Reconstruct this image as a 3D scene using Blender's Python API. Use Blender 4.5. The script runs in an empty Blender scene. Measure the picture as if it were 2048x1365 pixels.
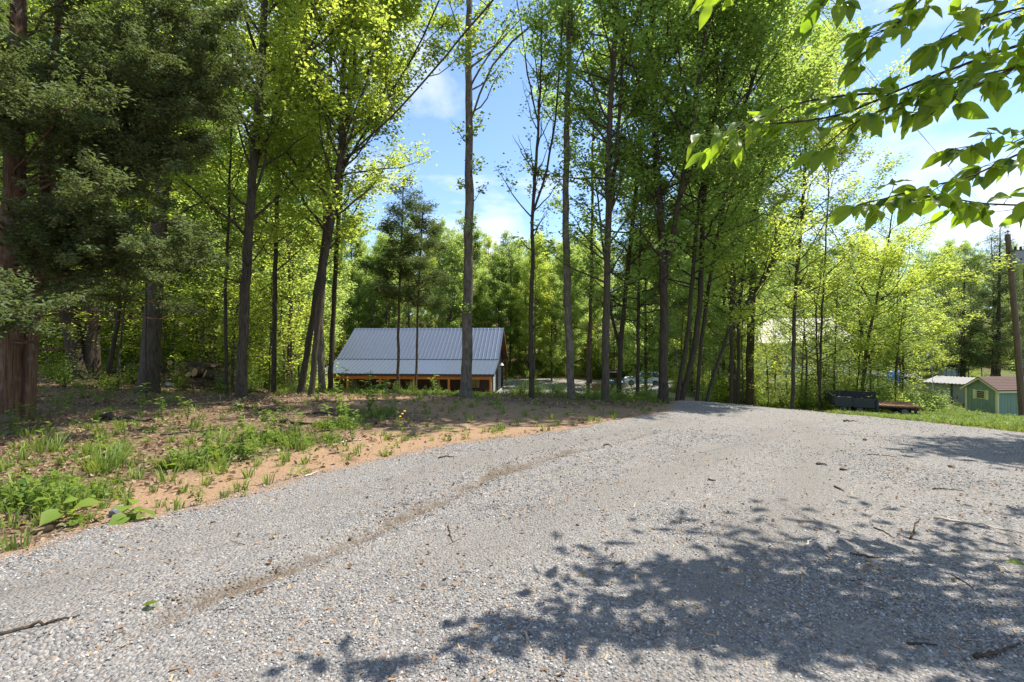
import bpy, math, random
import numpy as np
R = math.radians
PI = math.pi

# ------------------------------------------------------------------ camera, sky, sun, exposure
scn = bpy.context.scene
COL = scn.collection
FPX = 967.0                       # focal length in photo pixels (2048 wide)
EYE = 1.6
cam_d = bpy.data.cameras.new('camera')
cam_d.sensor_width = 36.0
cam_d.lens = 36.0 * FPX / 2048.0
cam_d.clip_start = 0.05
cam_d.clip_end = 3000
cam = bpy.data.objects.new('camera', cam_d)
COL.objects.link(cam)
cam.location = (0, 0, EYE)
cam.rotation_euler = (R(90), 0, 0)
scn.camera = cam

SUN_AZ, SUN_EL = R(62), R(64)     # azimuth to the right of straight ahead
sun_dir = (math.sin(SUN_AZ) * math.cos(SUN_EL), math.cos(SUN_AZ) * math.cos(SUN_EL), math.sin(SUN_EL))
world = bpy.data.worlds.new('World')
scn.world = world
world.use_nodes = True
wn, wl = world.node_tree.nodes, world.node_tree.links
wn.clear()
w_out = wn.new('ShaderNodeOutputWorld')
w_bg = wn.new('ShaderNodeBackground')
w_sky = wn.new('ShaderNodeTexSky')
w_sky.sky_type = 'NISHITA'
w_sky.sun_disc = False
w_sky.sun_elevation = SUN_EL
w_sky.sun_rotation = SUN_AZ
w_sky.air_density = 1.0
w_sky.dust_density = 0.25
w_sky.ozone_density = 4.0
w_tc = wn.new('ShaderNodeTexCoord')
w_sep = wn.new('ShaderNodeSeparateXYZ')
w_add = wn.new('ShaderNodeMath'); w_add.operation = 'ADD'; w_add.inputs[1].default_value = 0.22
w_div = wn.new('ShaderNodeVectorMath'); w_div.operation = 'DIVIDE'
w_noise = wn.new('ShaderNodeTexNoise')
w_noise.inputs['Scale'].default_value = 1.55
w_noise.inputs['Detail'].default_value = 9
w_noise.inputs['Roughness'].default_value = 0.56
w_noise.inputs['Distortion'].default_value = 0.25
w_off = wn.new('ShaderNodeVectorMath'); w_off.operation = 'ADD'; w_off.inputs[1].default_value = (3.6, 2.3, 0.4)
w_ramp = wn.new('ShaderNodeValToRGB')
w_ramp.color_ramp.elements[0].position = 0.485
w_ramp.color_ramp.elements[0].color = (0, 0, 0, 1)
w_ramp.color_ramp.elements[1].position = 0.655
w_ramp.color_ramp.elements[1].color = (0.9, 0.9, 0.9, 1)
w_mix = wn.new('ShaderNodeMix'); w_mix.data_type = 'RGBA'
w_mix.inputs['B'].default_value = (5.0, 5.1, 5.25, 1)
wl.new(w_tc.outputs['Generated'], w_sep.inputs[0])
wl.new(w_sep.outputs['Z'], w_add.inputs[0])
wl.new(w_tc.outputs['Generated'], w_div.inputs[0])
wl.new(w_add.outputs[0], w_div.inputs[1])
wl.new(w_div.outputs[0], w_off.inputs[0])
wl.new(w_off.outputs[0], w_noise.inputs['Vector'])
wl.new(w_noise.outputs['Fac'], w_ramp.inputs['Fac'])
wl.new(w_ramp.outputs['Color'], w_mix.inputs['Factor'])
wl.new(w_sky.outputs[0], w_mix.inputs['A'])
wl.new(w_mix.outputs['Result'], w_bg.inputs['Color'])
w_bg.inputs['Strength'].default_value = 0.122
wl.new(w_bg.outputs[0], w_out.inputs[0])

sun_d = bpy.data.lights.new('sun', 'SUN')
sun_d.energy = 4.5
sun_d.angle = R(0.5)
sun_d.color = (1.0, 0.94, 0.84)
sun = bpy.data.objects.new('sun', sun_d)
COL.objects.link(sun)
from mathutils import Vector, Matrix
sun.rotation_euler = Vector(sun_dir).to_track_quat('Z', 'Y').to_euler()
sun.location = (20, 20, 60)

scn.view_settings.view_transform = 'Standard'
scn.view_settings.look = 'None'
scn.view_settings.gamma = 1.0
scn.view_settings.exposure = 1.12
scn.view_settings.use_curve_mapping = False
scn.render.engine = 'CYCLES'
scn.cycles.max_bounces = 8
scn.cycles.diffuse_bounces = 6
scn.cycles.transmission_bounces = 6
scn.cycles.glossy_bounces = 3
scn.cycles.use_denoising = True
try:
    scn.cycles.denoising_prefilter = 'NONE'
except Exception:
    pass

# ------------------------------------------------------------------ helpers: objects
def put(name, me, mat=None, parent=None, loc=None, rot=None, scale=None):
    o = bpy.data.objects.new(name, me)
    COL.objects.link(o)
    if mat is not None and me is not None and not me.materials:
        me.materials.append(mat)
    if parent is not None:
        o.parent = parent
    if loc is not None:
        o.location = loc
    if rot is not None:
        o.rotation_euler = rot
    if scale is not None:
        o.scale = scale if hasattr(scale, '__len__') else (scale,) * 3
    return o

def tag(o, label=None, cat=None, group=None, kind=None):
    if label: o['label'] = label
    if cat: o['category'] = cat
    if group: o['group'] = group
    if kind: o['kind'] = kind
    return o

def thing(name, label, cat, loc=(0, 0, 0), rotz=0.0, group=None):
    o = put(name, None, loc=loc, rot=(0, 0, rotz))
    o.empty_display_size = 0.2
    return tag(o, label, cat, group)

def copy_tree(o, parent=None):
    c = o.copy()
    COL.objects.link(c)
    c.parent = parent
    for ch in list(o.children):
        copy_tree(ch, c)
    return c

def npmesh(name, V, F, fattr=None, vattr=None, smooth=False):
    """V (n,3), F (m,k) all the same size k, or a list of such arrays"""
    me = bpy.data.meshes.new(name)
    V = np.asarray(V, np.float32)
    Fs = F if isinstance(F, list) else [F]
    Fs = [np.asarray(f, np.int32) for f in Fs if len(f)]
    me.vertices.add(len(V))
    me.vertices.foreach_set('co', V.ravel())
    loops = np.concatenate([f.ravel() for f in Fs])
    tot = np.concatenate([np.full(len(f), f.shape[1], np.int32) for f in Fs])
    start = np.concatenate([[0], np.cumsum(tot)[:-1]]).astype(np.int32)
    me.loops.add(len(loops))
    me.loops.foreach_set('vertex_index', loops)
    me.polygons.add(len(tot))
    me.polygons.foreach_set('loop_start', start)
    me.polygons.foreach_set('loop_total', tot)
    if smooth:
        me.polygons.foreach_set('use_smooth', np.ones(len(tot), bool))
    for d, dom in ((fattr, 'FACE'), (vattr, 'POINT')):
        for k, a in (d or {}).items():
            at = me.attributes.new(k, 'FLOAT', dom)
            at.data.foreach_set('value', np.asarray(a, np.float32))
    me.update(calc_edges=True)
    me.validate()
    return me

class MB:
    """collects simple solids into one mesh"""
    def __init__(self):
        self.v, self.f = [], []
    def add(self, vs, fs):
        n = len(self.v)
        self.v += [tuple(p) for p in vs]
        self.f += [tuple(i + n for i in f) for f in fs]
        return self
    def box(self, x0, x1, y0, y1, z0, z1):
        return self.add([(x0, y0, z0), (x1, y0, z0), (x1, y1, z0), (x0, y1, z0), (x0, y0, z1), (x1, y0, z1), (x1, y1, z1), (x0, y1, z1)],
                        [(0, 3, 2, 1), (4, 5, 6, 7), (0, 1, 5, 4), (1, 2, 6, 5), (2, 3, 7, 6), (3, 0, 4, 7)])
    def bar(self, a, b, w, h):
        a, b = Vector(a), Vector(b)
        d = (b - a).normalized()
        ref = Vector((0, 0, 1)) if abs(d.z) < 0.95 else Vector((1, 0, 0))
        s = d.cross(ref).normalized() * (w / 2)
        u = s.cross(d).normalized() * (h / 2)
        return self.add([a - s - u, a + s - u, a + s + u, a - s + u, b - s - u, b + s - u, b + s + u, b - s + u],
                        [(0, 1, 2, 3), (7, 6, 5, 4), (0, 4, 5, 1), (1, 5, 6, 2), (2, 6, 7, 3), (3, 7, 4, 0)])
    def prism(self, poly, axis, a, b):
        """poly: 2-D outline; axis: extrusion axis 0/1/2 from a to b"""
        def p3(p, t):
            q = list(p); q.insert(axis, t); return tuple(q)
        n = len(poly)
        vs = [p3(p, a) for p in poly] + [p3(p, b) for p in poly]
        fs = [tuple(range(n)), tuple(range(2 * n - 1, n - 1, -1))] + [(i, i + n, (i + 1) % n + n, (i + 1) % n) for i in range(n)]
        return self.add(vs, fs)
    def cyl(self, a, b, r0, r1=None, n=16):
        r1 = r0 if r1 is None else r1
        a, b = Vector(a), Vector(b)
        d = (b - a).normalized()
        ref = Vector((0, 0, 1)) if abs(d.z) < 0.9 else Vector((1, 0, 0))
        s = d.cross(ref).normalized(); u = s.cross(d)
        vs = []
        for c, r in ((a, r0), (b, r1)):
            for i in range(n):
                t = 2 * PI * i / n
                vs.append(c + s * (r * math.cos(t)) + u * (r * math.sin(t)))
        fs = [(i, (i + 1) % n, (i + 1) % n + n, i + n) for i in range(n)]
        fs += [tuple(range(n - 1, -1, -1)), tuple(range(n, 2 * n))]
        return self.add(vs, fs)
    def mesh(self, name, smooth=False, bevel=0.0):
        import bmesh
        me = bpy.data.meshes.new(name)
        me.from_pydata(self.v, [], self.f)
        bm = bmesh.new(); bm.from_mesh(me)
        bmesh.ops.recalc_face_normals(bm, faces=bm.faces)
        if bevel:
            bmesh.ops.bevel(bm, geom=list(bm.edges), offset=bevel, segments=1, affect='EDGES', profile=0.5)
        bm.to_mesh(me); bm.free()
        if smooth:
            me.polygons.foreach_set('use_smooth', np.ones(len(me.polygons), bool))
        me.update()
        return me
    def build(self, name, mat, parent=None, smooth=False, bevel=0.0):
        return put(name, self.mesh(name, smooth, bevel), mat, parent)

def unit(a):
    return a / np.maximum(np.linalg.norm(a, axis=-1, keepdims=True), 1e-9)

def tubes(P, Rr, S, flute=None):
    """batched tubes: P (B,K,3), Rr (B,K) -> verts, quads"""
    P = np.asarray(P, float); Rr = np.asarray(Rr, float)
    B, K, _ = P.shape
    T = unit(np.gradient(P, axis=1))
    mt = unit(T.mean(1))
    ref = np.where(np.abs(mt[:, 2:3]) > 0.8, np.array([[1.0, 0, 0]]), np.array([[0, 0, 1.0]]))[:, None, :]
    U = unit(np.cross(T, np.broadcast_to(ref, T.shape)))
    W = np.cross(T, U)
    a = np.arange(S) * 2 * PI / S
    rr = Rr[:, :, None]
    if flute is not None:
        rr = rr * flute
    V = P[:, :, None, :] + (rr * np.cos(a))[..., None] * U[:, :, None, :] + (rr * np.sin(a))[..., None] * W[:, :, None, :]
    b, k, s = np.meshgrid(np.arange(B), np.arange(K - 1), np.arange(S), indexing='ij')
    i0 = (b * K + k) * S
    s1 = (s + 1) % S
    F = np.stack([i0 + s, i0 + s1, i0 + S + s1, i0 + S + s], -1).reshape(-1, 4)
    return V.reshape(-1, 3), F

def merge(parts):
    V, F, n = [], [], 0
    for v, f in parts:
        V.append(v); F.append(f + n); n += len(v)
    return np.concatenate(V), np.concatenate(F)

def resample(P, n):
    P = np.asarray(P, float)
    d = np.concatenate([[0], np.cumsum(np.linalg.norm(np.diff(P, axis=0), axis=1))])
    t = np.linspace(0, d[-1], n)
    # smooth Catmull-like resample by linear interpolation then box smoothing
    Q = np.stack([np.interp(t, d, P[:, i]) for i in range(P.shape[1])], -1)
    for _ in range(2):
        Q[1:-1] = 0.25 * Q[:-2] + 0.5 * Q[1:-1] + 0.25 * Q[2:]
    return Q

# value noise
_rng0 = np.random.default_rng(5)
_lat = _rng0.random((256, 256))
def vnoise(x, y, sc=1.0, seed=0):
    x = np.asarray(x, float) * sc + seed * 17.13; y = np.asarray(y, float) * sc + seed * 7.77
    xi, yi = np.floor(x).astype(int), np.floor(y).astype(int)
    fx, fy = x - xi, y - yi
    fx, fy = fx * fx * (3 - 2 * fx), fy * fy * (3 - 2 * fy)
    g = lambda i, j: _lat[i & 255, j & 255]
    return (g(xi, yi) * (1 - fx) + g(xi + 1, yi) * fx) * (1 - fy) + (g(xi, yi + 1) * (1 - fx) + g(xi + 1, yi + 1) * fx) * fy
def fbm(x, y, sc=1.0, seed=0, o=4):
    s, a, t = 0, 1.0, 0
    for i in range(o):
        s = s + a * vnoise(x, y, sc * 2 ** i, seed + i); t += a; a *= 0.5
    return s / t
def sstep(a, b, x):
    t = np.clip((x - a) / (b - a), 0, 1)
    return t * t * (3 - 2 * t)

# ------------------------------------------------------------------ terrain height
def px3(px, py, d):
    return np.array([(px - 1024) / FPX * d, d, EYE - (py - 682.5) / FPX * d])

_ctrl = [(x, y, 0.0) for x in (-14, -7, 0, 6, 12) for y in (-12, -4, 0)] + [(x, y, 0.0) for x in (-7, -3, 0, 3, 6) for y in (3.5,)]
_ctrl += [(-6, 7, 0.02), (-2, 7, 0.0), (3, 7, -0.03), (7.5, 7, -0.15), (0, 10.5, -0.04), (5, 11, -0.22)]
_ctrl += [tuple(px3(*c)) for c in (
    (20, 845, 9.3), (170, 757, 20), (300, 785, 18), (485, 795, 14.6), (622, 795, 15), (935, 797, 15), (1065, 797, 15.2), (1142, 799, 15),
    (1210, 803, 15), (1325, 806, 15.5), (1415, 807, 16), (700, 786, 18.5), (900, 792, 18.5), (1100, 797, 18.5), (1250, 799, 19),
    (1450, 812, 17), (1640, 826, 18.5), (1700, 832, 20.5), (1830, 833, 20), (2046, 838, 24), (2048, 871, 10.5), (1850, 846, 13.5),
    (1970, 832, 36), (1900, 815, 38), (1580, 745, 45), (1780, 752, 50), (1950, 748, 62))]
_ctrl += [(-20, 46, -4.45), (-10, 44, -4.4), (0, 46, -4.5), (0, 60, -4.6), (-20, 64, -4.5), (8, 54, -4.5), (14, 62, -4.6), (14, 76, -4.4), (-10, 76, -3.6),
          (-8, 30, -3.2), (2, 30, -3.3), (-5, 24, -1.6), (-9, 23, -1.2), (0, 23, -1.6), (3.5, 24, -1.8), (-16, 32, -1.0), (-12, 38, -3.6), (-2, 38, -4.1), (-30, 30, 0.4), (-22, 20, 0.15), (-38, 60, -0.6), (-32, 45, -0.6), (-24, 46, -3.2),
          (10, 40, -3.3), (18, 34, -2.4), (30, 20, -2.4), (45, 30, -4.2), (20, 10, -0.7), (30, -10, -0.2), (-40, 0, 0.3), (-40, 15, 0.3), (-30, -30, 0.4), (30, -40, 0.2), (0, -40, 0.3),
          (0, 96, -1.5), (0, 130, 4.0), (-80, 110, 4), (80, 110, 4), (-140, 40, 2), (140, 40, -1), (0, 220, 12), (-220, 220, 12), (220, 220, 12), (0, 450, 14), (-300, -100, 2), (300, -100, 1), (0, -300, 2)]
_C = np.array(_ctrl, float)
def _phi(r2):
    return 0.5 * r2 * np.log(r2 + 1e-9)
_n = len(_C)
_A = np.zeros((_n + 3, _n + 3))
_d2 = ((_C[:, None, :2] - _C[None, :, :2]) ** 2).sum(-1)
_A[:_n, :_n] = _phi(_d2) + np.eye(_n) * 0.5
_A[:_n, _n] = 1; _A[:_n, _n + 1:] = _C[:, :2]
_A[_n, :_n] = 1; _A[_n + 1:, :_n] = _C[:, :2].T
_wts = np.linalg.solve(_A, np.concatenate([_C[:, 2], [0, 0, 0]]))
def hgt(x, y):
    x = np.asarray(x, float); y = np.asarray(y, float)
    sh = np.broadcast(x, y).shape
    X = np.broadcast_to(x, sh).ravel(); Y = np.broadcast_to(y, sh).ravel()
    out = np.empty(len(X))
    for i in range(0, len(X), 20000):
        xx, yy = X[i:i + 20000], Y[i:i + 20000]
        d2 = (xx[:, None] - _C[None, :, 0]) ** 2 + (yy[:, None] - _C[None, :, 1]) ** 2
        out[i:i + 20000] = _phi(d2) @ _wts[:_n] + _wts[_n] + _wts[_n + 1] * xx + _wts[_n + 2] * yy
    out = out.reshape(sh)
    return np.clip(out, -6.0, 14.0)
def hg(x, y):
    return float(hgt(np.array([x]), np.array([y]))[0])
_gs = np.concatenate([np.arange(1.6, 30, 0.05), np.arange(30, 90, 0.25)])
def ground(px, py):
    """the ground point that a photo pixel looks at"""
    dx, dz = (px - 1024) / FPX, -(py - 682.5) / FPX
    z = hgt(dx * _gs, _gs)
    ray = EYE + dz * _gs
    k = np.nonzero(ray <= z)[0]
    if not len(k):
        return np.array([dx * 60, 60, hg(dx * 60, 60)])
    k = k[0]
    if k:
        a, b = ray[k - 1] - z[k - 1], z[k] - ray[k]
        d = _gs[k - 1] + (_gs[k] - _gs[k - 1]) * a / max(a + b, 1e-9)
    else:
        d = _gs[0]
    return np.array([dx * d, d, hg(dx * d, d)])

# polygon signed distance (positive inside)
def sdpoly(X, Y, poly):
    poly = np.asarray(poly, float)
    d = np.full(X.shape, 1e9); ins = np.zeros(X.shape, bool)
    n = len(poly)
    for i in range(n):
        a, b = poly[i], poly[(i + 1) % n]
        e = b - a
        wx, wy = X - a[0], Y - a[1]
        t = np.clip((wx * e[0] + wy * e[1]) / (e @ e + 1e-12), 0, 1)
        d = np.minimum(d, np.hypot(wx - t * e[0], wy - t * e[1]))
        c = ((a[1] <= Y) & (b[1] > Y)) | ((b[1] <= Y) & (a[1] > Y))
        xi = a[0] + (Y - a[1]) / (b[1] - a[1] + 1e-12) * e[0]
        ins ^= c & (X < xi)
    return np.where(ins, d, -d)
def dline(X, Y, pts):
    d = np.full(X.shape, 1e9)
    for a, b in zip(pts[:-1], pts[1:]):
        a, b = np.asarray(a[:2]), np.asarray(b[:2]); e = b - a
        wx, wy = X - a[0], Y - a[1]
        t = np.clip((wx * e[0] + wy * e[1]) / (e @ e + 1e-12), 0, 1)
        d = np.minimum(d, np.hypot(wx - t * e[0], wy - t * e[1]))
    return d

_left_edge = [ground(*p)[:2] for p in ((0, 1118), (180, 1068), (330, 1038), (500, 988), (640, 948), (760, 926), (900, 892), (1100, 868), (1250, 842), (1340, 824))]
_right_edge = [ground(*p)[:2] for p in ((2048, 870), (1900, 853), (1750, 838), (1640, 828), (1540, 818))]
DRIVE = [(-14, -8), (-9, -1)] + [tuple(p) for p in _left_edge] + [(5.4, 16.2), (7.2, 20.5), (8.6, 27), (9.4, 36), (9.5, 48), (13.5, 48), (13, 36), (11.8, 27), (10.2, 20.8)] + [tuple(p) for p in _right_edge[::-1]] + [(16, 8), (30, 5), (30, -8)]
YARD = [(-1.2, 48.5), (9.5, 45), (14, 45), (20, 52), (24, 64), (18, 74), (6, 76), (-1.0, 72)]
RUT = [ground(*p)[:2] for p in ((-200, 1420), (240, 1290), (420, 1215), (580, 1150), (700, 1095), (800, 1048), (900, 1000), (980, 962), (1090, 925), (1300, 870))]
TRACKS = [[ground(*p)[:2] for p in q] for q in (((350, 1365), (760, 1190), (1120, 1040), (1400, 930), (1560, 868)), ((-100, 1240), (260, 1150), (560, 1050), (860, 945), (1150, 890), (1350, 850)), ((1250, 1365), (1450, 1150), (1600, 1000), (1650, 900), (1600, 850)))]
RUT2 = [ground(*p)[:2] for p in ((700, 1330), (1000, 1180), (1300, 1050), (1500, 960), (1700, 900))]

# ------------------------------------------------------------------ materials
class NT:
    def __init__(self, name):
        self.m = bpy.data.materials.new(name); self.m.use_nodes = True
        self.n, self.l = self.m.node_tree.nodes, self.m.node_tree.links
        self.n.clear()
        self.out = self.n.new('ShaderNodeOutputMaterial')
    def node(self, t, **kw):
        x = self.n.new('ShaderNode' + t)
        for k, v in kw.items():
            if hasattr(x, k) and not k[0].isupper():
                setattr(x, k, v)
            else:
                self.set(x.inputs[k.replace('_', ' ')] if isinstance(k, str) else x.inputs[k], v)
        return x
    def set(self, s, v):
        if isinstance(v, bpy.types.NodeSocket):
            self.l.new(v, s)
        elif hasattr(v, '__len__') and len(v) == 3 and s.type == 'RGBA':
            s.default_value = (*v, 1)
        else:
            s.default_value = v
    def noise(self, vec, sc, det=4, ro=0.55, dist=0.0):
        x = self.node('TexNoise', Scale=sc, Detail=det, Roughness=ro, Distortion=dist)
        if vec is not None: self.l.new(vec, x.inputs['Vector'])
        return x.outputs['Fac']
    def ramp(self, fac, stops, interp='LINEAR'):
        x = self.n.new('ShaderNodeValToRGB')
        x.color_ramp.interpolation = interp
        e = x.color_ramp.elements
        while len(e) < len(stops): e.new(0.5)
        for i, (p, c) in enumerate(stops):
            e[i].position = p
            e[i].color = (c, c, c, 1) if not hasattr(c, '__len__') else (*c, 1)
        self.l.new(fac, x.inputs['Fac'])
        return x.outputs['Color']
    def mix(self, f, a, b, mode='MIX'):
        x = self.n.new('ShaderNodeMix'); x.data_type = 'RGBA'; x.blend_type = mode
        self.set(x.inputs['Factor'], f); self.set(x.inputs['A'], a); self.set(x.inputs['B'], b)
        return x.outputs['Result']
    def math(self, op, a, b=0.0, c=None):
        x = self.n.new('ShaderNodeMath'); x.operation = op
        self.set(x.inputs[0], a); self.set(x.inputs[1], b)
        if c is not None: self.set(x.inputs[2], c)
        return x.outputs[0]
    def bump(self, hgt_, strength=0.5, dist=0.02):
        x = self.node('Bump', Strength=strength, Distance=dist)
        self.l.new(hgt_, x.inputs['Height'])
        return x.outputs['Normal']
    def obj(self, sc=None):
        o = self.n.new('ShaderNodeTexCoord').outputs['Object']
        if sc is not None:
            m = self.n.new('ShaderNodeMapping'); m.inputs['Scale'].default_value = sc
            self.l.new(o, m.inputs['Vector']); o = m.outputs[0]
        return o
    def pos(self):
        return self.n.new('ShaderNodeNewGeometry').outputs['Position']
    def rand(self):
        return self.n.new('ShaderNodeObjectInfo').outputs['Random']
    def attr(self, name):
        x = self.n.new('ShaderNodeAttribute'); x.attribute_name = name
        return x.outputs['Fac']
    def principled(self, col, rough=0.7, spec=0.3, metal=0.0, normal=None, **kw):
        b = self.n.new('ShaderNodeBsdfPrincipled')
        self.set(b.inputs['Base Color'], col); self.set(b.inputs['Roughness'], rough)
        self.set(b.inputs['Specular IOR Level'], spec); self.set(b.inputs['Metallic'], metal)
        if normal is not None: self.l.new(normal, b.inputs['Normal'])
        for k, v in kw.items(): self.set(b.inputs[k], v)
        return b.outputs[0]
    def done(self, sh):
        self.l.new(sh, self.out.inputs['Surface'])
        return self.m

def m_plain(name, col, rough=0.6, metal=0.0, spec=0.4, var=0.18, sc=6.0, bump=0.15):
    t = NT(name)
    v = t.obj()
    f = t.noise(v, sc, 6, 0.65)
    c = t.mix(f, tuple(x * (1 - var) for x in col), tuple(min(1, x * (1 + var)) for x in col))
    d = t.noise(v, sc * 0.31, 5, 0.7)
    c = t.mix(t.ramp(d, [(0.52, 0.0), (0.75, 0.45)]), c, tuple(x * 0.55 + 0.02 for x in col))
    r = t.math('ADD', t.math('MULTIPLY', f, 0.25), rough - 0.12)
    return t.done(t.principled(c, r, spec, metal, t.bump(t.noise(v, sc * 9, 3), bump, 0.01)))

def m_leaf(name, dark, light, trans, tf=0.5, rough=0.5, hue=0.12, spec=0.25):
    """leaf: reflects a little, lets warm green light through; per-leaf and per-plant colour variation"""
    t = NT(name)
    lv = t.attr('lv')
    f = t.math('ADD', lv, t.math('MULTIPLY', t.math('SUBTRACT', t.rand(), 0.5), hue * 3))
    c = t.mix(f, dark, light)
    ct = t.mix(f, tuple(x * 0.65 for x in trans), trans)
    p = t.principled(c, rough, spec)
    tr = t.node('BsdfTranslucent'); t.set(tr.inputs['Color'], ct)
    mx = t.node('MixShader'); mx.inputs[0].default_value = tf
    t.l.new(p, mx.inputs[1]); t.l.new(tr.outputs[0], mx.inputs[2])
    return t.done(mx.outputs[0])

def m_bark(name, dark, light, vs=(14, 14, 2.2), moss=0.0, bump=0.7, patch=None):
    t = NT(name)
    v = t.obj(vs)
    f = t.noise(v, 1.6, 8, 0.68, 0.6)
    ridg = t.ramp(f, [(0.36, 0.0), (0.56, 1.0)])
    c = t.mix(ridg, dark, light)
    big = t.noise(t.obj((1.3, 1.3, 0.5)), 1.4, 4, 0.6)
    c = t.mix(t.ramp(big, [(0.45, 0.0), (0.7, 0.5)]), c, tuple(x * 0.6 for x in dark))
    if patch is not None:
        pf = t.noise(t.obj((3, 3, 1.6)), 1.8, 5, 0.65)
        c = t.mix(t.ramp(pf, [(0.52, 0.0), (0.62, 0.75)]), c, patch)
    if moss:
        mf = t.noise(t.obj((1.5, 1.5, 0.8)), 2.2, 5, 0.6)
        c = t.mix(t.ramp(mf, [(0.5, 0.0), (0.68, moss)]), c, (0.09, 0.11, 0.035))
    c = t.mix(t.math('MULTIPLY', t.rand(), 0.35), c, tuple(x * 0.7 for x in light))
    return t.done(t.principled(c, 0.9, 0.12, 0.0, t.bump(t.math('ADD', f, t.math('MULTIPLY', t.noise(v, 7, 4), 0.25)), bump, 0.05)))

M = {}
M['bark_oak'] = m_bark('bark_oak', (0.032, 0.026, 0.02), (0.125, 0.10, 0.074), (16, 16, 2.2), 0.35)
M['bark_poplar'] = m_bark('bark_poplar', (0.055, 0.046, 0.036), (0.17, 0.142, 0.108), (13, 13, 3.0), 0.25, 0.6, (0.22, 0.19, 0.155))
M['bark_dark'] = m_bark('bark_dark', (0.024, 0.02, 0.015), (0.09, 0.07, 0.05), (18, 18, 2.5), 0.3)
M['bark_cedar'] = m_bark('bark_cedar', (0.06, 0.034, 0.02), (0.24, 0.145, 0.09), (26, 26, 0.9), 0.0, 0.9, (0.25, 0.20, 0.155))
M['bark_pine'] = m_bark('bark_pine', (0.05, 0.034, 0.022), (0.16, 0.105, 0.07), (20, 20, 3), 0.0)
M['leaf_oak'] = m_leaf('leaf_oak', (0.07, 0.115, 0.022), (0.17, 0.225, 0.04), (0.66, 0.80, 0.11), 0.58)
M['leaf_poplar'] = m_leaf('leaf_poplar', (0.06, 0.11, 0.025), (0.15, 0.215, 0.045), (0.54, 0.72, 0.13), 0.58)
M['leaf_bright'] = m_leaf('leaf_bright', (0.09, 0.145, 0.025), (0.22, 0.28, 0.045), (0.72, 0.84, 0.12), 0.58)
M['leaf_forest'] = m_leaf('leaf_forest', (0.07, 0.125, 0.035), (0.18, 0.25, 0.07), (0.60, 0.76, 0.17), 0.58)
M['leaf_cedar'] = m_leaf('leaf_cedar', (0.05, 0.075, 0.028), (0.165, 0.20, 0.08), (0.22, 0.30, 0.07), 0.32, 0.7)
M['leaf_pine'] = m_leaf('leaf_pine', (0.04, 0.065, 0.02), (0.13, 0.16, 0.05), (0.18, 0.26, 0.04), 0.3, 0.7)
M['leaf_hickory'] = m_leaf('leaf_hickory', (0.05, 0.10, 0.016), (0.10, 0.165, 0.024), (0.46, 0.66, 0.035), 0.58, 0.42, 0.08, 0.35)
M['leaf_weed'] = m_leaf('leaf_weed', (0.06, 0.12, 0.02), (0.17, 0.25, 0.04), (0.34, 0.46, 0.05), 0.42)
M['grass'] = m_leaf('grass', (0.07, 0.13, 0.025), (0.22, 0.29, 0.06), (0.36, 0.46, 0.06), 0.4)
M['deadleaf'] = m_leaf('deadleaf', (0.16, 0.095, 0.05), (0.42, 0.31, 0.20), (0.28, 0.16, 0.07), 0.22, 0.75, 0.25)

# ------------------------------------------------------------------ ground
def ground_masks(X, Y):
    """dirt (clay), grass, in world metres"""
    nz = fbm(X, Y, 0.9, 3, 4)
    n2 = fbm(X, Y, 0.35, 9, 3)
    sd = sdpoly(X, Y, DRIVE)
    clay = np.exp(-np.maximum(-sd, 0) / 1.1) * sstep(-4.6, -2.6, X)
    dl = dline(X, Y, [ground(*p) for p in ((420, 985), (640, 930), (760, 900), (900, 870), (1050, 850))])
    clay = np.maximum(clay, np.exp(-(dl / 1.25) ** 2))
    dl2 = dline(X, Y, [ground(*p) for p in ((780, 800), (930, 815), (1080, 835), (1250, 830))])
    clay = np.maximum(clay, 0.95 * np.exp(-(dl2 / 2.1) ** 2))
    clay = clay * sstep(0.25, 0.6, nz + 0.25)
    g = np.zeros_like(X)
    # verge on the right, crest strip behind the row of trunks, barn surroundings
    g = np.maximum(g, sstep(0.1, 1.0, -sd) * sstep(9.5, 10.6, X + 0.12 * Y) * (1 - sstep(60, 75, Y)) * sstep(6, 9, Y))
    crest = dline(X, Y, [px3(q, 790, d) for q, d in ((640, 18.5), (800, 18.5), (930, 17.8), (1080, 17.6), (1200, 17), (1330, 16.8), (1420, 16.8))])
    g = np.maximum(g, 1.5 * np.exp(-(crest / 1.5) ** 2))
    g = np.maximum(g, 0.7 * sstep(19, 21, Y) * (1 - sstep(44, 48, Y)) * sstep(-11, -8, X) * (1 - sstep(6, 9, X)))
    for (px, py, r, w) in ((60, 1005, 0.75, 1), (140, 1000, 0.6, .9), (225, 930, 0.5, .9), (190, 905, .5, .6), (400, 925, 0.65, 1), (470, 915, .6, 1), (560, 890, 0.75, 1), (500, 880, .6, .7), (680, 850, 0.8, .9), (640, 885, .5, .7), (740, 830, 1.0, .9), (800, 838, .5, .6), (450, 870, 1.0, .5), (330, 900, .6, .4), (640, 800, 1.2, .5), (520, 800, 1.5, .35), (380, 985, .5, .5), (430, 1000, .45, .5), (130, 860, .7, .4), (320, 870, .9, .4)):
        c = ground(px, py)
        g = np.maximum(g, w * np.exp(-((X - c[0]) ** 2 + (Y - c[1]) ** 2) / r ** 2))
    return clay, g, sd, nz, n2

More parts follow.
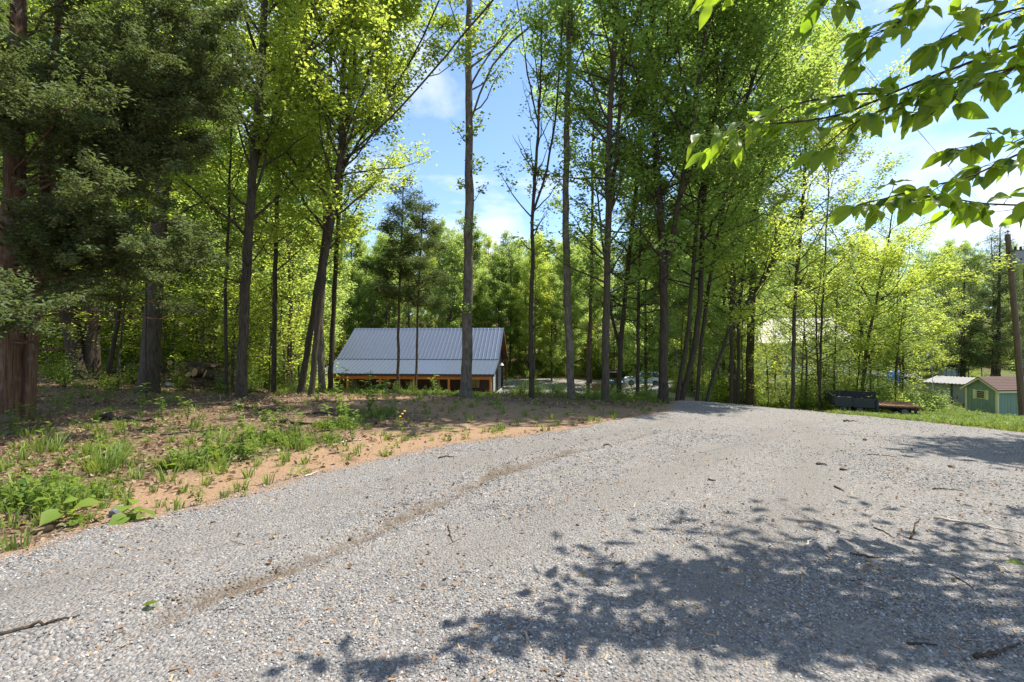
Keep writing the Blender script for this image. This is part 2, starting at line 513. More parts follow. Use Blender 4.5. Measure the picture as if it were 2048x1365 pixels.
def make_ground():
    xs = np.concatenate([-np.geomspace(13, 700, 46)[::-1], np.arange(-12.8, 13.0, 0.14), np.geomspace(13, 700, 46)])
    ys = np.concatenate([-np.geomspace(2, 500, 22)[::-1], np.arange(-1.6, 1.2, 0.4), np.arange(1.4, 24, 0.14), np.geomspace(24.2, 900, 80)])
    X, Y = np.meshgrid(xs, ys)
    Z = hgt(X, Y)
    near = np.exp(-((X / 16) ** 2 + ((Y - 8) / 16) ** 2))
    Z = Z + near * (0.06 * (fbm(X, Y, 0.8, 1) - 0.5) + 0.035 * (fbm(X, Y, 3.5, 2) - 0.5))
    far = sstep(120, 500, np.hypot(X, Y))
    Z = Z + far * 10 * fbm(X, Y, 0.008, 4)
    clay, g, sd, nz, n2 = ground_masks(X, Y)
    ny, nx = X.shape
    i = np.arange((ny - 1) * nx).reshape(ny - 1, nx)[:, :-1].ravel()
    F = np.stack([i, i + 1, i + nx + 1, i + nx], -1)
    me = npmesh('ground', np.stack([X, Y, Z], -1).reshape(-1, 3), F, vattr={'clay': clay.ravel(), 'grassy': g.ravel()}, smooth=True)
    t = NT('ground_soil')
    p = t.pos()
    a = t.noise(p, 3.2, 8, 0.7)
    b = t.noise(p, 22, 6, 0.7)
    c = t.noise(p, 95, 3, 0.6)
    v = t.node('TexVoronoi', Scale=24.0, Randomness=1.0); t.l.new(p, v.inputs['Vector'])
    leafc = t.ramp(t.n.new('ShaderNodeSeparateColor').outputs[0], [(0, 0), (1, 1)])
    sep = t.n.new('ShaderNodeSeparateColor'); t.l.new(v.outputs['Color'], sep.inputs[0])
    litter = t.ramp(sep.outputs[0], [(0.0, (0.055, 0.036, 0.022)), (0.35, (0.15, 0.095, 0.055)), (0.7, (0.23, 0.155, 0.095)), (1.0, (0.36, 0.27, 0.18))])
    litter = t.mix(t.ramp(b, [(0.35, 0.0), (0.62, 1.0)]), (0.10, 0.068, 0.042), litter)
    clayc = t.mix(a, (0.23, 0.135, 0.075), (0.33, 0.225, 0.14))
    clayc = t.mix(t.ramp(b, [(0.5, 0.0), (0.72, 0.7)]), clayc, (0.20, 0.125, 0.075))
    clayc = t.mix(t.ramp(c, [(0.55, 0.0), (0.72, 0.55)]), clayc, (0.46, 0.38, 0.29))
    cm = t.math('ADD', t.attr('clay'), t.math('MULTIPLY', t.math('SUBTRACT', b, 0.5), 0.9))
    col = t.mix(t.ramp(cm, [(0.35, 0.0), (0.6, 1.0)]), litter, clayc)
    gm = t.math('ADD', t.attr('grassy'), t.math('MULTIPLY', t.math('SUBTRACT', b, 0.5), 0.8))
    grc = t.mix(b, (0.05, 0.075, 0.022), (0.14, 0.16, 0.05))
    col = t.mix(t.ramp(gm, [(0.45, 0.0), (0.85, 0.85)]), col, grc)
    h = t.math('ADD', t.math('MULTIPLY', b, 0.6), t.math('MULTIPLY', c, 0.3))
    h = t.math('ADD', h, t.math('MULTIPLY', v.outputs['Distance'], 0.5))
    mat = t.done(t.principled(col, 0.92, 0.15, 0.0, t.bump(h, 0.8, 0.04)))
    tag(put('ground', me, mat), 'forest floor of leaf litter, clay soil and patchy grass', kind='structure')
make_ground()

def gravel_material():
    t = NT('gravel')
    p = t.pos()
    v = t.node('TexVoronoi', Scale=52.0, Randomness=1.0); t.l.new(p, v.inputs['Vector'])
    v2 = t.node('TexVoronoi', Scale=120.0, Randomness=1.0); t.l.new(p, v2.inputs['Vector'])
    s1 = t.n.new('ShaderNodeSeparateColor'); t.l.new(v.outputs['Color'], s1.inputs[0])
    s2 = t.n.new('ShaderNodeSeparateColor'); t.l.new(v2.outputs['Color'], s2.inputs[0])
    st = [(0.0, (0.08, 0.079, 0.08)), (0.3, (0.16, 0.158, 0.156)), (0.62, (0.26, 0.255, 0.248)), (0.85, (0.38, 0.36, 0.335)), (0.95, (0.25, 0.155, 0.09)), (1.0, (0.52, 0.49, 0.45))]
    c1, c2 = t.ramp(s1.outputs[0], st), t.ramp(s2.outputs[1], st)
    big = t.noise(p, 1.1, 6, 0.65)
    col = t.mix(t.ramp(t.noise(p, 18, 4, 0.6), [(0.42, 0.0), (0.58, 1.0)]), c1, c2)
    dust = t.mix(t.noise(p, 7, 5, 0.7), (0.185, 0.165, 0.143), (0.30, 0.272, 0.24))
    col = t.mix(t.ramp(big, [(0.40, 0.08), (0.66, 0.6)]), col, dust)
    col = t.mix(t.math('MULTIPLY', t.attr('track'), 0.7), col, t.mix(t.noise(p, 30, 5, 0.7), (0.14, 0.127, 0.113), (0.255, 0.235, 0.21)))
    rut = t.math('ADD', t.attr('rut'), t.math('MULTIPLY', t.math('SUBTRACT', t.noise(p, 9, 5, 0.7), 0.5), 1.3))
    col = t.mix(t.ramp(rut, [(0.42, 0.0), (0.8, 0.85)]), col, t.mix(t.noise(p, 45, 5, 0.75), (0.045, 0.033, 0.022), (0.23, 0.175, 0.12)))
    edge = t.math('ADD', t.attr('edge'), t.math('MULTIPLY', t.math('SUBTRACT', t.noise(p, 6, 6, 0.7), 0.5), 1.1))
    col = t.mix(t.ramp(edge, [(0.4, 0.0), (0.9, 0.75)]), col, (0.33, 0.20, 0.11))
    h = t.math('ADD', t.math('MULTIPLY', v.outputs['Distance'], -1.0), t.math('MULTIPLY', t.noise(p, 60, 4, 0.7), 0.6))
    return t.done(t.principled(col, 0.85, 0.25, 0.0, t.bump(h, 0.9, 0.025)))
M['gravel'] = gravel_material()

def drive_z(X, Y):
    sd = sdpoly(X, Y, DRIVE) + 0.35 * (fbm(X, Y, 1.6, 21) - 0.5) + 0.12 * (fbm(X, Y, 7, 22, 3) - 0.5)
    dr = dline(X, Y, RUT); dr2 = dline(X, Y, RUT2)
    wob = 0.5 + fbm(X, Y, 2.2, 31)
    z = hgt(X, Y) + 0.055 * sstep(-0.25, 0.2, sd) - 0.06 * (sd < -0.3)
    near = np.exp(-((X / 16) ** 2 + ((Y - 8) / 16) ** 2))
    z = z + near * (0.05 * (fbm(X, Y, 0.8, 1) - 0.5) + 0.02 * (fbm(X, Y, 3.0, 12) - 0.5))
    z = z - 0.04 * np.exp(-(dr / 0.13) ** 2) * wob + 0.03 * np.exp(-((dr - 0.2) / 0.1) ** 2) * wob + 0.03 * np.exp(-(dr / 0.2) ** 2) * (fbm(X, Y, 9, 35, 3) - 0.5)
    z = z - 0.018 * np.exp(-(dr2 / 0.35) ** 2)
    rut = np.exp(-(dr / (0.10 + 0.12 * fbm(X, Y, 1.7, 36))) ** 2) * (0.25 + 1.3 * fbm(X, Y, 1.1, 33)) * (0.35 + 0.65 * sstep(2.4, 3.2, Y)) * (1 - 0.7 * sstep(6.5, 9.5, Y)) + 0.25 * np.exp(-(dr2 / 0.3) ** 2)
    return z, sd, rut
def track_mask(X, Y):
    t = np.zeros(X.shape)
    for q in TRACKS:
        d = dline(X, Y, q)
        t = np.maximum(t, np.exp(-(d / 0.33) ** 2) * sstep(0.25, 0.55, fbm(X, Y, 0.6, 55)))
    return t
def make_drive():
    for name, poly, (x0, x1, y0, y1, st), lab in (('gravel_driveway', DRIVE, (-13.5, 26, -6, 24, 0.11), 'grey gravel driveway with tyre ruts in the foreground'),
                                                 ('gravel_lane', DRIVE, (3, 16, 23.9, 47, 0.4), 'gravel lane falling away behind the row of trunks'),
                                                 ('gravel_yard', YARD, (-4, 26, 43, 78, 0.4), 'grey gravel yard below beside the barn')):
        X, Y = np.meshgrid(np.arange(x0, x1, st), np.arange(y0, y1, st))
        if poly is DRIVE:
            Z, sd, rut = drive_z(X, Y)
        else:
            sd = sdpoly(X, Y, poly) + 0.8 * (fbm(X, Y, .5, 41) - 0.5)
            Z = hgt(X, Y) + 0.1 * sstep(-0.6, 0.3, sd); rut = np.zeros_like(X)
        if st > 0.2 and poly is DRIVE: Z = Z + 0.05
        ny, nx = X.shape
        i = np.arange((ny - 1) * nx).reshape(ny - 1, nx)[:, :-1].ravel()
        F = np.stack([i, i + 1, i + nx + 1, i + nx], -1)
        s = sd.ravel()
        F = F[(s[F] > -0.45 * max(1, st / 0.15)).any(1)]
        used = np.unique(F); rm = np.full(X.size, -1); rm[used] = np.arange(len(used))
        V = np.stack([X, Y, Z], -1).reshape(-1, 3)[used]
        ed = np.exp(-np.maximum(s, 0) / 0.28)[used] if poly is DRIVE else np.zeros(len(used))
        me = npmesh(name, V, rm[F], vattr={'rut': rut.ravel()[used], 'edge': ed, 'track': track_mask(X, Y).ravel()[used] if poly is DRIVE else np.zeros(len(used))}, smooth=True)
        tag(put(name, me, M['gravel']), lab, kind='structure')
make_drive()

# ------------------------------------------------------------------ scatter (only for uncountable stuff)
def scatter(name, pts, rot, scl, idx, protos, label):
    me = bpy.data.meshes.new(name + '_points')
    pts = np.asarray(pts, np.float32)
    me.vertices.add(len(pts)); me.vertices.foreach_set('co', pts.ravel())
    a = me.attributes.new('rot', 'FLOAT_VECTOR', 'POINT'); a.data.foreach_set('vector', np.asarray(rot, np.float32).ravel())
    scl = np.asarray(scl, np.float32)
    if scl.ndim == 1: scl = np.repeat(scl[:, None], 3, 1)
    a = me.attributes.new('scl', 'FLOAT_VECTOR', 'POINT'); a.data.foreach_set('vector', scl.ravel())
    a = me.attributes.new('pick', 'INT', 'POINT'); a.data.foreach_set('value', np.asarray(idx, np.int32))
    c = bpy.data.collections.new(name + '_pieces')
    for i, (pm, mat) in enumerate(protos):
        if not pm.materials: pm.materials.append(mat)
        po = bpy.data.objects.new('%s_piece_%02d' % (name, i), pm)
        c.objects.link(po)
    g = bpy.data.node_groups.new(name + '_scatter', 'GeometryNodeTree')
    g.interface.new_socket('Geometry', in_out='INPUT', socket_type='NodeSocketGeometry')
    g.interface.new_socket('Geometry', in_out='OUTPUT', socket_type='NodeSocketGeometry')
    n, l = g.nodes, g.links
    gi, go = n.new('NodeGroupInput'), n.new('NodeGroupOutput')
    ip = n.new('GeometryNodeInstanceOnPoints')
    ci = n.new('GeometryNodeCollectionInfo')
    ci.inputs['Collection'].default_value = c
    ci.inputs['Separate Children'].default_value = True
    ci.inputs['Reset Children'].default_value = True
    def na(nm, dt):
        x = n.new('GeometryNodeInputNamedAttribute'); x.data_type = dt; x.inputs['Name'].default_value = nm
        return x.outputs[0]
    l.new(gi.outputs[0], ip.inputs['Points'])
    l.new(ci.outputs[0], ip.inputs['Instance'])
    ip.inputs['Pick Instance'].default_value = True
    l.new(na('pick', 'INT'), ip.inputs['Instance Index'])
    l.new(na('rot', 'FLOAT_VECTOR'), ip.inputs['Rotation'])
    l.new(na('scl', 'FLOAT_VECTOR'), ip.inputs['Scale'])
    l.new(ip.outputs[0], go.inputs[0])
    o = put(name, me)
    md = o.modifiers.new('scatter', 'NODES'); md.node_group = g
    return tag(o, label, kind='stuff')

def frustum_points(rng, n, y0, y1, pad=1.12, power=1.0):
    """ground points in the wedge the camera sees; power>1 packs them towards the camera"""
    y = y0 + (y1 - y0) * rng.random(n) ** power
    x = (rng.random(n) * 2 - 1) * 1.059 * pad * y
    return x, y

def stone_mesh(name, seed):
    import bmesh
    bm = bmesh.new()
    bmesh.ops.create_icosphere(bm, subdivisions=1, radius=1.0)
    r = random.Random(seed)
    # chop with planes for angular crushed stone
    for _ in range(5):
        d = Vector((r.gauss(0, 1), r.gauss(0, 1), r.gauss(0, 1))).normalized()
        lim = r.uniform(0.45, 0.8)
        for v in bm.verts:
            k = v.co.dot(d)
            if k > lim: v.co -= d * (k - lim)
    s = (r.uniform(0.8, 1.2), r.uniform(0.6, 0.95), r.uniform(0.4, 0.7))
    for v in bm.verts:
        v.co = Vector((v.co.x * s[0], v.co.y * s[1], v.co.z * s[2]))
    me = bpy.data.meshes.new(name); bm.to_mesh(me); bm.free()
    return me

def m_stone(name, stops):
    t = NT(name)
    c = t.ramp(t.rand(), stops)
    n = t.noise(t.obj(), 2.5, 4, 0.6)
    c = t.mix(t.math('MULTIPLY', n, 0.45), c, (0.22, 0.205, 0.185))
    return t.done(t.principled(c, 0.85, 0.25))
M['stone'] = m_stone('stone', [(0.0, (0.08, 0.08, 0.082)), (0.3, (0.165, 0.164, 0.164)), (0.65, (0.265, 0.262, 0.258)), (0.88, (0.39, 0.37, 0.345)), (1.0, (0.56, 0.54, 0.51))])
M['clod'] = m_stone('clod', [(0.0, (0.04, 0.03, 0.02)), (0.5, (0.11, 0.082, 0.056)), (1.0, (0.24, 0.185, 0.13))])
M['chip'] = m_stone('chip', [(0.0, (0.13, 0.075, 0.04)), (0.5, (0.30, 0.18, 0.09)), (1.0, (0.46, 0.34, 0.20))])

def make_gravel_stones():
    rng = np.random.default_rng(11)
    XS, YS, SC = [], [], []
    for n, y0, y1, pw, s0, s1 in ((95000, 2.0, 4.6, 1.0, 0.004, 0.0125), (85000, 4.2, 9.0, 1.1, 0.005, 0.014), (34000, 8, 17, 1.0, 0.008, 0.017)):
        x, y = frustum_points(rng, n, y0, y1, 1.2, pw)
        XS.append(x); YS.append(y); SC.append(s0 + (s1 - s0) * rng.random(n) ** 2.2)
    x, y, s = np.concatenate(XS), np.concatenate(YS), np.concatenate(SC)
    z, sd, rut = drive_z(x, y)
    # loose stone gathers in streaks, the wheel tracks between are packed and dusty
    dens = 0.16 + 0.95 * sstep(0.42, 0.62, fbm(x, y, 0.7, 51)) + 0.4 * np.exp(-np.maximum(sd, 0) / 0.5)
    dens = dens * (1 - 0.75 * track_mask(x, y)) + 0.6 * np.clip(rut, 0, 1)
    inrut = rut > 0.3
    keep = (sd > -0.12 - 0.25 * rng.random(len(x)) ** 3) & (rng.random(len(x)) < dens)
    x, y, z, s, sd, inrut = x[keep], y[keep], z[keep], s[keep], sd[keep], inrut[keep]
    out = sd < 0
    z = np.where(out, hgt(x, y) + 0.01, z)
    n = len(x)
    chip = rng.random(n) < 0.05
    idx = np.where(chip, 6 + rng.integers(0, 2, n), rng.integers(0, 6, n))
    idx = np.where(inrut & (rng.random(n) < 0.8), 8 + rng.integers(0, 3, n), idx)
    rot = np.stack([rng.normal(0, 0.35, n), rng.normal(0, 0.35, n), rng.random(n) * 6.28], -1)
    big = rng.random(n) < 0.012
    s = np.where(big & ~chip, s * 1.7, s)
    protos = [(stone_mesh('stone_%d' % i, i), M['stone']) for i in range(6)]
    for i in range(2):
        b = MB().box(-1.5 - i, 1.5 + i, -0.5, 0.5, -0.15, 0.25)
        protos.append((b.mesh('chip_%d' % i), M['chip']))
    protos += [(stone_mesh('clod_%d' % i, 30 + i), M['clod']) for i in range(3)]
    scatter('gravel_stones', np.stack([x, y, z + s * 0.15], -1), rot, s, idx, protos, 'loose crushed grey stone scattered over the driveway')
make_gravel_stones()

# ------------------------------------------------------------------ leaf quads
def leaf_quads(rng, C, L, W, tilt=0.6, droop=0.15, axis=None, fold=0.12):
    """rhombic folded leaves, one quad each. C (n,3) base points"""
    n = len(C)
    nrm = np.stack([rng.normal(0, tilt, n), rng.normal(0, tilt, n), np.ones(n)], -1)
    nrm = unit(nrm)
    if axis is None:
        a = rng.random(n) * 2 * PI
        d = np.stack([np.cos(a), np.sin(a), rng.normal(-droop, 0.3, n)], -1)
    else:
        d = axis + rng.normal(0, 0.45, (n, 3))
    d = unit(d - nrm * (d * nrm).sum(-1, keepdims=True) * 0.85)
    w = unit(np.cross(nrm, d))
    L = (L * (0.65 + 0.6 * rng.random(n)))[:, None]
    Wd = L * W
    mid = C + d * L * 0.45
    V = np.stack([C, mid + w * Wd * 0.5 + nrm * L * fold, C + d * L, mid - w * Wd * 0.5 + nrm * L * fold], 1)
    F = np.arange(n * 4).reshape(n, 4)
    return V.reshape(-1, 3), F

def grass_tuft(name, seed, n=16, h=0.16, spread=0.05, lean=0.5, w=0.006):
    rng = np.random.default_rng(seed)
    a = rng.random(n) * 2 * PI
    b = np.stack([np.cos(a), np.sin(a), np.zeros(n)], -1) * (rng.random(n) ** 0.5 * spread)[:, None]
    hh = h * (0.5 + 0.6 * rng.random(n)); la = a + rng.normal(0, 0.7, n); ln = lean * rng.random(n)
    d = np.stack([np.cos(la), np.sin(la), np.zeros(n)], -1)
    w_ = np.stack([-np.sin(la + 0.6), np.cos(la + 0.6), np.zeros(n)], -1) * w
    up = np.array([0, 0, 1.0])
    m = b + d * (hh * ln * 0.35)[:, None] + up * (hh * 0.6)[:, None]
    t = b + d * (hh * ln)[:, None] + up * (hh * (1 - 0.35 * ln))[:, None]
    V = np.stack([b - w_, b + w_, m + w_ * 0.8, m - w_ * 0.8, t], 1).reshape(-1, 3)
    i = np.arange(n)[:, None] * 5
    q = i + np.array([[0, 1, 2, 3]]); tr = i + np.array([[3, 2, 4]])
    me = npmesh(name, V, [q, tr], fattr={'lv': np.concatenate([rng.random(n)] * 2)})
    return me

def broadleaf_tuft(name, seed, n=14, h=0.14, L=0.05, sp=0.06):
    rng = np.random.default_rng(seed)
    C = np.stack([rng.normal(0, sp, n), rng.normal(0, sp, n), rng.random(n) * h], -1)
    V, F = leaf_quads(rng, C, L, 0.6, 0.4, -0.1)
    return npmesh(name, V, F, fattr={'lv': rng.random(n)})

def dead_leaf(name, seed):
    r = random.Random(seed)
    W, L = r.uniform(0.3, 0.42), 1.0
    c = r.uniform(0.1, 0.45)
    V = [(0, 0, 0), (0.3, -W, c * 0.6), (0.7, -W * 0.8, c * 0.8), (1.0, 0, c * 0.5), (0.7, W * 0.8, c), (0.3, W, c * 0.7), (0.35, 0, 0.03), (0.7, 0, 0.1)]
    F3 = [(0, 1, 6), (0, 6, 5), (2, 3, 7), (7, 3, 4)]
    F4 = [(1, 2, 7, 6), (6, 7, 4, 5)]
    me = bpy.data.meshes.new(name); me.from_pydata([(v[0] - .5, v[1], v[2]) for v in V], [], F3 + F4)
    at = me.attributes.new('lv', 'FLOAT', 'FACE'); at.data.foreach_set('value', [r.random()] * 6)
    return me

def make_ground_cover():
    rng = np.random.default_rng(23)
    # grass
    X, Y = [], []
    for n, y0, y1, pw in ((26000, 3.0, 9.0, 1.0), (42000, 8.5, 27, 1.0), (22000, 22, 60, 1.0)):
        x, y = frustum_points(rng, int(n * 1.25), y0, y1, 1.35, pw); X.append(x); Y.append(y)
    x, y = np.concatenate(X), np.concatenate(Y)
    clay, g, sd, nz, n2 = ground_masks(x, y)
    sdy = sdpoly(x, y, YARD)
    pr = sstep(0.42, 0.95, g * (0.25 + 1.4 * fbm(x, y, 2.4, 61))) * np.where((x > 8) | (y > 14.5), 1.0, 0.62) + 0.03
    keep = (sd < -0.08) & (sdy < 0) & (rng.random(len(x)) < pr)
    x, y, g = x[keep], y[keep], g[keep]
    z = hgt(x, y); n = len(x)
    right = x > 9 + 0.02 * y
    crest = (y > 13) & ~right
    s = (0.6 + 0.8 * rng.random(n)) * np.where(right, 0.8, 1.0)
    s = s * np.where(y > 27, 2.0, 1.0)
    idx = np.where(rng.random(n) < np.where(crest, 0.55, 0.38), 4 + rng.integers(0, 3, n), rng.integers(0, 4, n))
    rot = np.stack([rng.normal(0, 0.12, n), rng.normal(0, 0.12, n), rng.random(n) * 6.28], -1)
    protos = [(grass_tuft('grass_tuft_%d' % i, i, 16, 0.15, 0.05, 0.9), M['grass']) for i in range(3)] + [(grass_tuft('grass_tuft_3', 9, 20, 0.22, 0.06, 1.1, 0.007), M['grass'])]
    protos += [(broadleaf_tuft('herb_tuft_%d' % i, 40 + i), M['leaf_weed']) for i in range(3)]
    idx = np.where((x < 6) & (y < 16) & (rng.random(n) < 0.07), 7 + rng.integers(0, 3, n), idx)
    protos += [(broadleaf_tuft('tall_herb_%d' % i, 60 + i, 24 + 8 * i, 0.26 + 0.08 * i, 0.07, 0.018), M['leaf_weed']) for i in range(3)]
    scatter('grass', np.stack([x, y, z - 0.005], -1), rot, s, idx, protos, 'green grass and low herbs growing in patches on the ground')
    # leaf litter
    X, Y = [], []
    for n, y0, y1 in ((30000, 3.0, 8.0), (34000, 7.5, 22), (9000, 20, 40)):
        x, y = frustum_points(rng, int(n * 1.35), y0, y1, 1.45); X.append(x); Y.append(y)
    x, y = np.concatenate(X), np.concatenate(Y)
    clay, g, sd, nz, n2 = ground_masks(x, y)
    pr = (0.25 + 0.85 * sstep(0.4, 0.65, fbm(x, y, 1.1, 71))) * (1 - 0.88 * np.clip(clay, 0, 1)) * (1 - 0.7 * sstep(9, 12, x))
    on = sd > -0.1
    pr = np.where(on, 0.03, pr)
    keep = rng.random(len(x)) < pr
    x, y, on = x[keep], y[keep], on[keep]
    n = len(x)
    z = np.where(on, drive_z(x, y)[0], hgt(x, y)) + 0.012
    s = (0.035 + 0.05 * rng.random(n)) * np.where(y > 12, 1.35, 1.0) * np.where(on, 0.5, 1.0)
    rot = np.stack([rng.normal(0, 0.5, n), rng.normal(0, 0.5, n), rng.random(n) * 6.28], -1)
    rot[:, 0] += np.where(rng.random(n) < 0.4, PI, 0)
    scatter('leaf_litter', np.stack([x, y, z], -1), rot, s, np.where(rng.random(n) < 0.16, 6 + rng.integers(0, 2, n), rng.integers(0, 6, n)), [(dead_leaf('dead_leaf_%d' % i, i), M['deadleaf']) for i in range(6)] + [(MB().cyl((-1.8, 0, 0.03), (1.8, 0.25, 0.1), 0.07, 0.03, 5).mesh('twig_0'), M['bark_oak']), (MB().bar((-1.3, 0, 0), (1.4, 0.2, 0.1), 0.16, 0.05).mesh('twig_1'), M['chip'])], 'dry brown fallen leaves covering the forest floor')
make_ground_cover()

# ------------------------------------------------------------------ building materials
def m_metal_roof(name, col, rough=0.38, rust=0.0):
    t = NT(name)
    v = t.obj()
    st = t.noise(t.obj((3, 0.6, 0.6)), 3.0, 5, 0.65)
    c = t.mix(st, tuple(x * 0.85 for x in col), tuple(x * 1.12 for x in col))
    if rust:
        c = t.mix(t.ramp(t.noise(v, 2.2, 6, 0.7), [(0.5, 0.0), (0.68, rust)]), c, (0.20, 0.10, 0.055))
    r = t.math('ADD', t.math('MULTIPLY', t.noise(v, 5, 4), 0.22), rough - 0.1)
    return t.done(t.principled(c, r, 0.5, 0.35, t.bump(t.noise(v, 1.6, 3), 0.12, 0.03)))
def m_wood(name, dark, light, along='z', rough=0.7, bump=0.3):
    t = NT(name)
    sc = {'x': (1.2, 22, 22), 'y': (22, 1.2, 22), 'z': (22, 22, 1.2)}[along]
    f = t.noise(t.obj(sc), 1.0, 6, 0.65, 0.5)
    c = t.mix(t.ramp(f, [(0.32, 0.0), (0.68, 1.0)]), dark, light)
    c = t.mix(t.math('MULTIPLY', t.rand(), 0.35), c, tuple(x * 0.6 for x in light))
    st = t.noise(t.obj((1.5, 1.5, 0.7)), 1.4, 5, 0.7)
    c = t.mix(t.ramp(st, [(0.52, 0), (0.75, 0.45)]), c, tuple(x * 0.55 for x in dark))
    return t.done(t.principled(c, rough, 0.25, 0.0, t.bump(f, bump, 0.01)))
def m_glass(name, tint=(0.05, 0.06, 0.06), rough=0.08):
    t = NT(name)
    return t.done(t.principled(t.mix(t.noise(t.obj(), 2.0, 3), tint, tuple(x * 1.8 for x in tint)), rough, 0.7))
M['roof_blue'] = m_metal_roof('roof_blue', (0.10, 0.125, 0.17), 0.34)
M['roof_pale'] = m_metal_roof('roof_pale', (0.21, 0.19, 0.185), 0.55)
M['roof_tin'] = m_metal_roof('roof_tin', (0.20, 0.20, 0.197), 0.55, 0.6)
M['roof_shingle'] = m_plain('roof_shingle', (0.125, 0.085, 0.07), 0.9, 0, 0.15, 0.35, 14, 0.6)
M['siding_brown'] = m_wood('siding_brown', (0.035, 0.024, 0.02), (0.075, 0.052, 0.044))
M['siding_black'] = m_wood('siding_black', (0.012, 0.013, 0.015), (0.03, 0.031, 0.034))
M['timber'] = m_wood('timber', (0.42, 0.17, 0.045), (0.62, 0.29, 0.085), 'z')
M['timber_beam'] = m_wood('timber_beam', (0.42, 0.16, 0.04), (0.60, 0.27, 0.075), 'x')
M['soffit'] = m_wood('soffit', (0.11, 0.05, 0.025), (0.19, 0.095, 0.045), 'y')
M['trim_dark'] = m_plain('trim_dark', (0.05, 0.055, 0.065), 0.5, 0.2)
M['glass'] = m_glass('glass', (0.10, 0.085, 0.06), 0.05)
M['glass_dark'] = m_glass('glass_dark', (0.02, 0.024, 0.026))
M['white_paint'] = m_plain('white_paint', (0.70, 0.70, 0.67), 0.6)
M['sign_board'] = m_plain('sign_board', (0.50, 0.42, 0.33), 0.6)
M['siding_white'] = m_plain('siding_white', (0.62, 0.63, 0.60), 0.7, 0, 0.3, 0.1)
M['siding_green'] = m_wood('siding_green', (0.17, 0.255, 0.195), (0.23, 0.32, 0.25), 'z', 0.75, 0.15)
M['trim_cream'] = m_plain('trim_cream', (0.58, 0.58, 0.33), 0.65)
M['siding_pale'] = m_plain('siding_pale', (0.30, 0.33, 0.31), 0.75, 0, 0.2, 0.12)
M['concrete'] = m_plain('concrete', (0.36, 0.35, 0.33), 0.9)

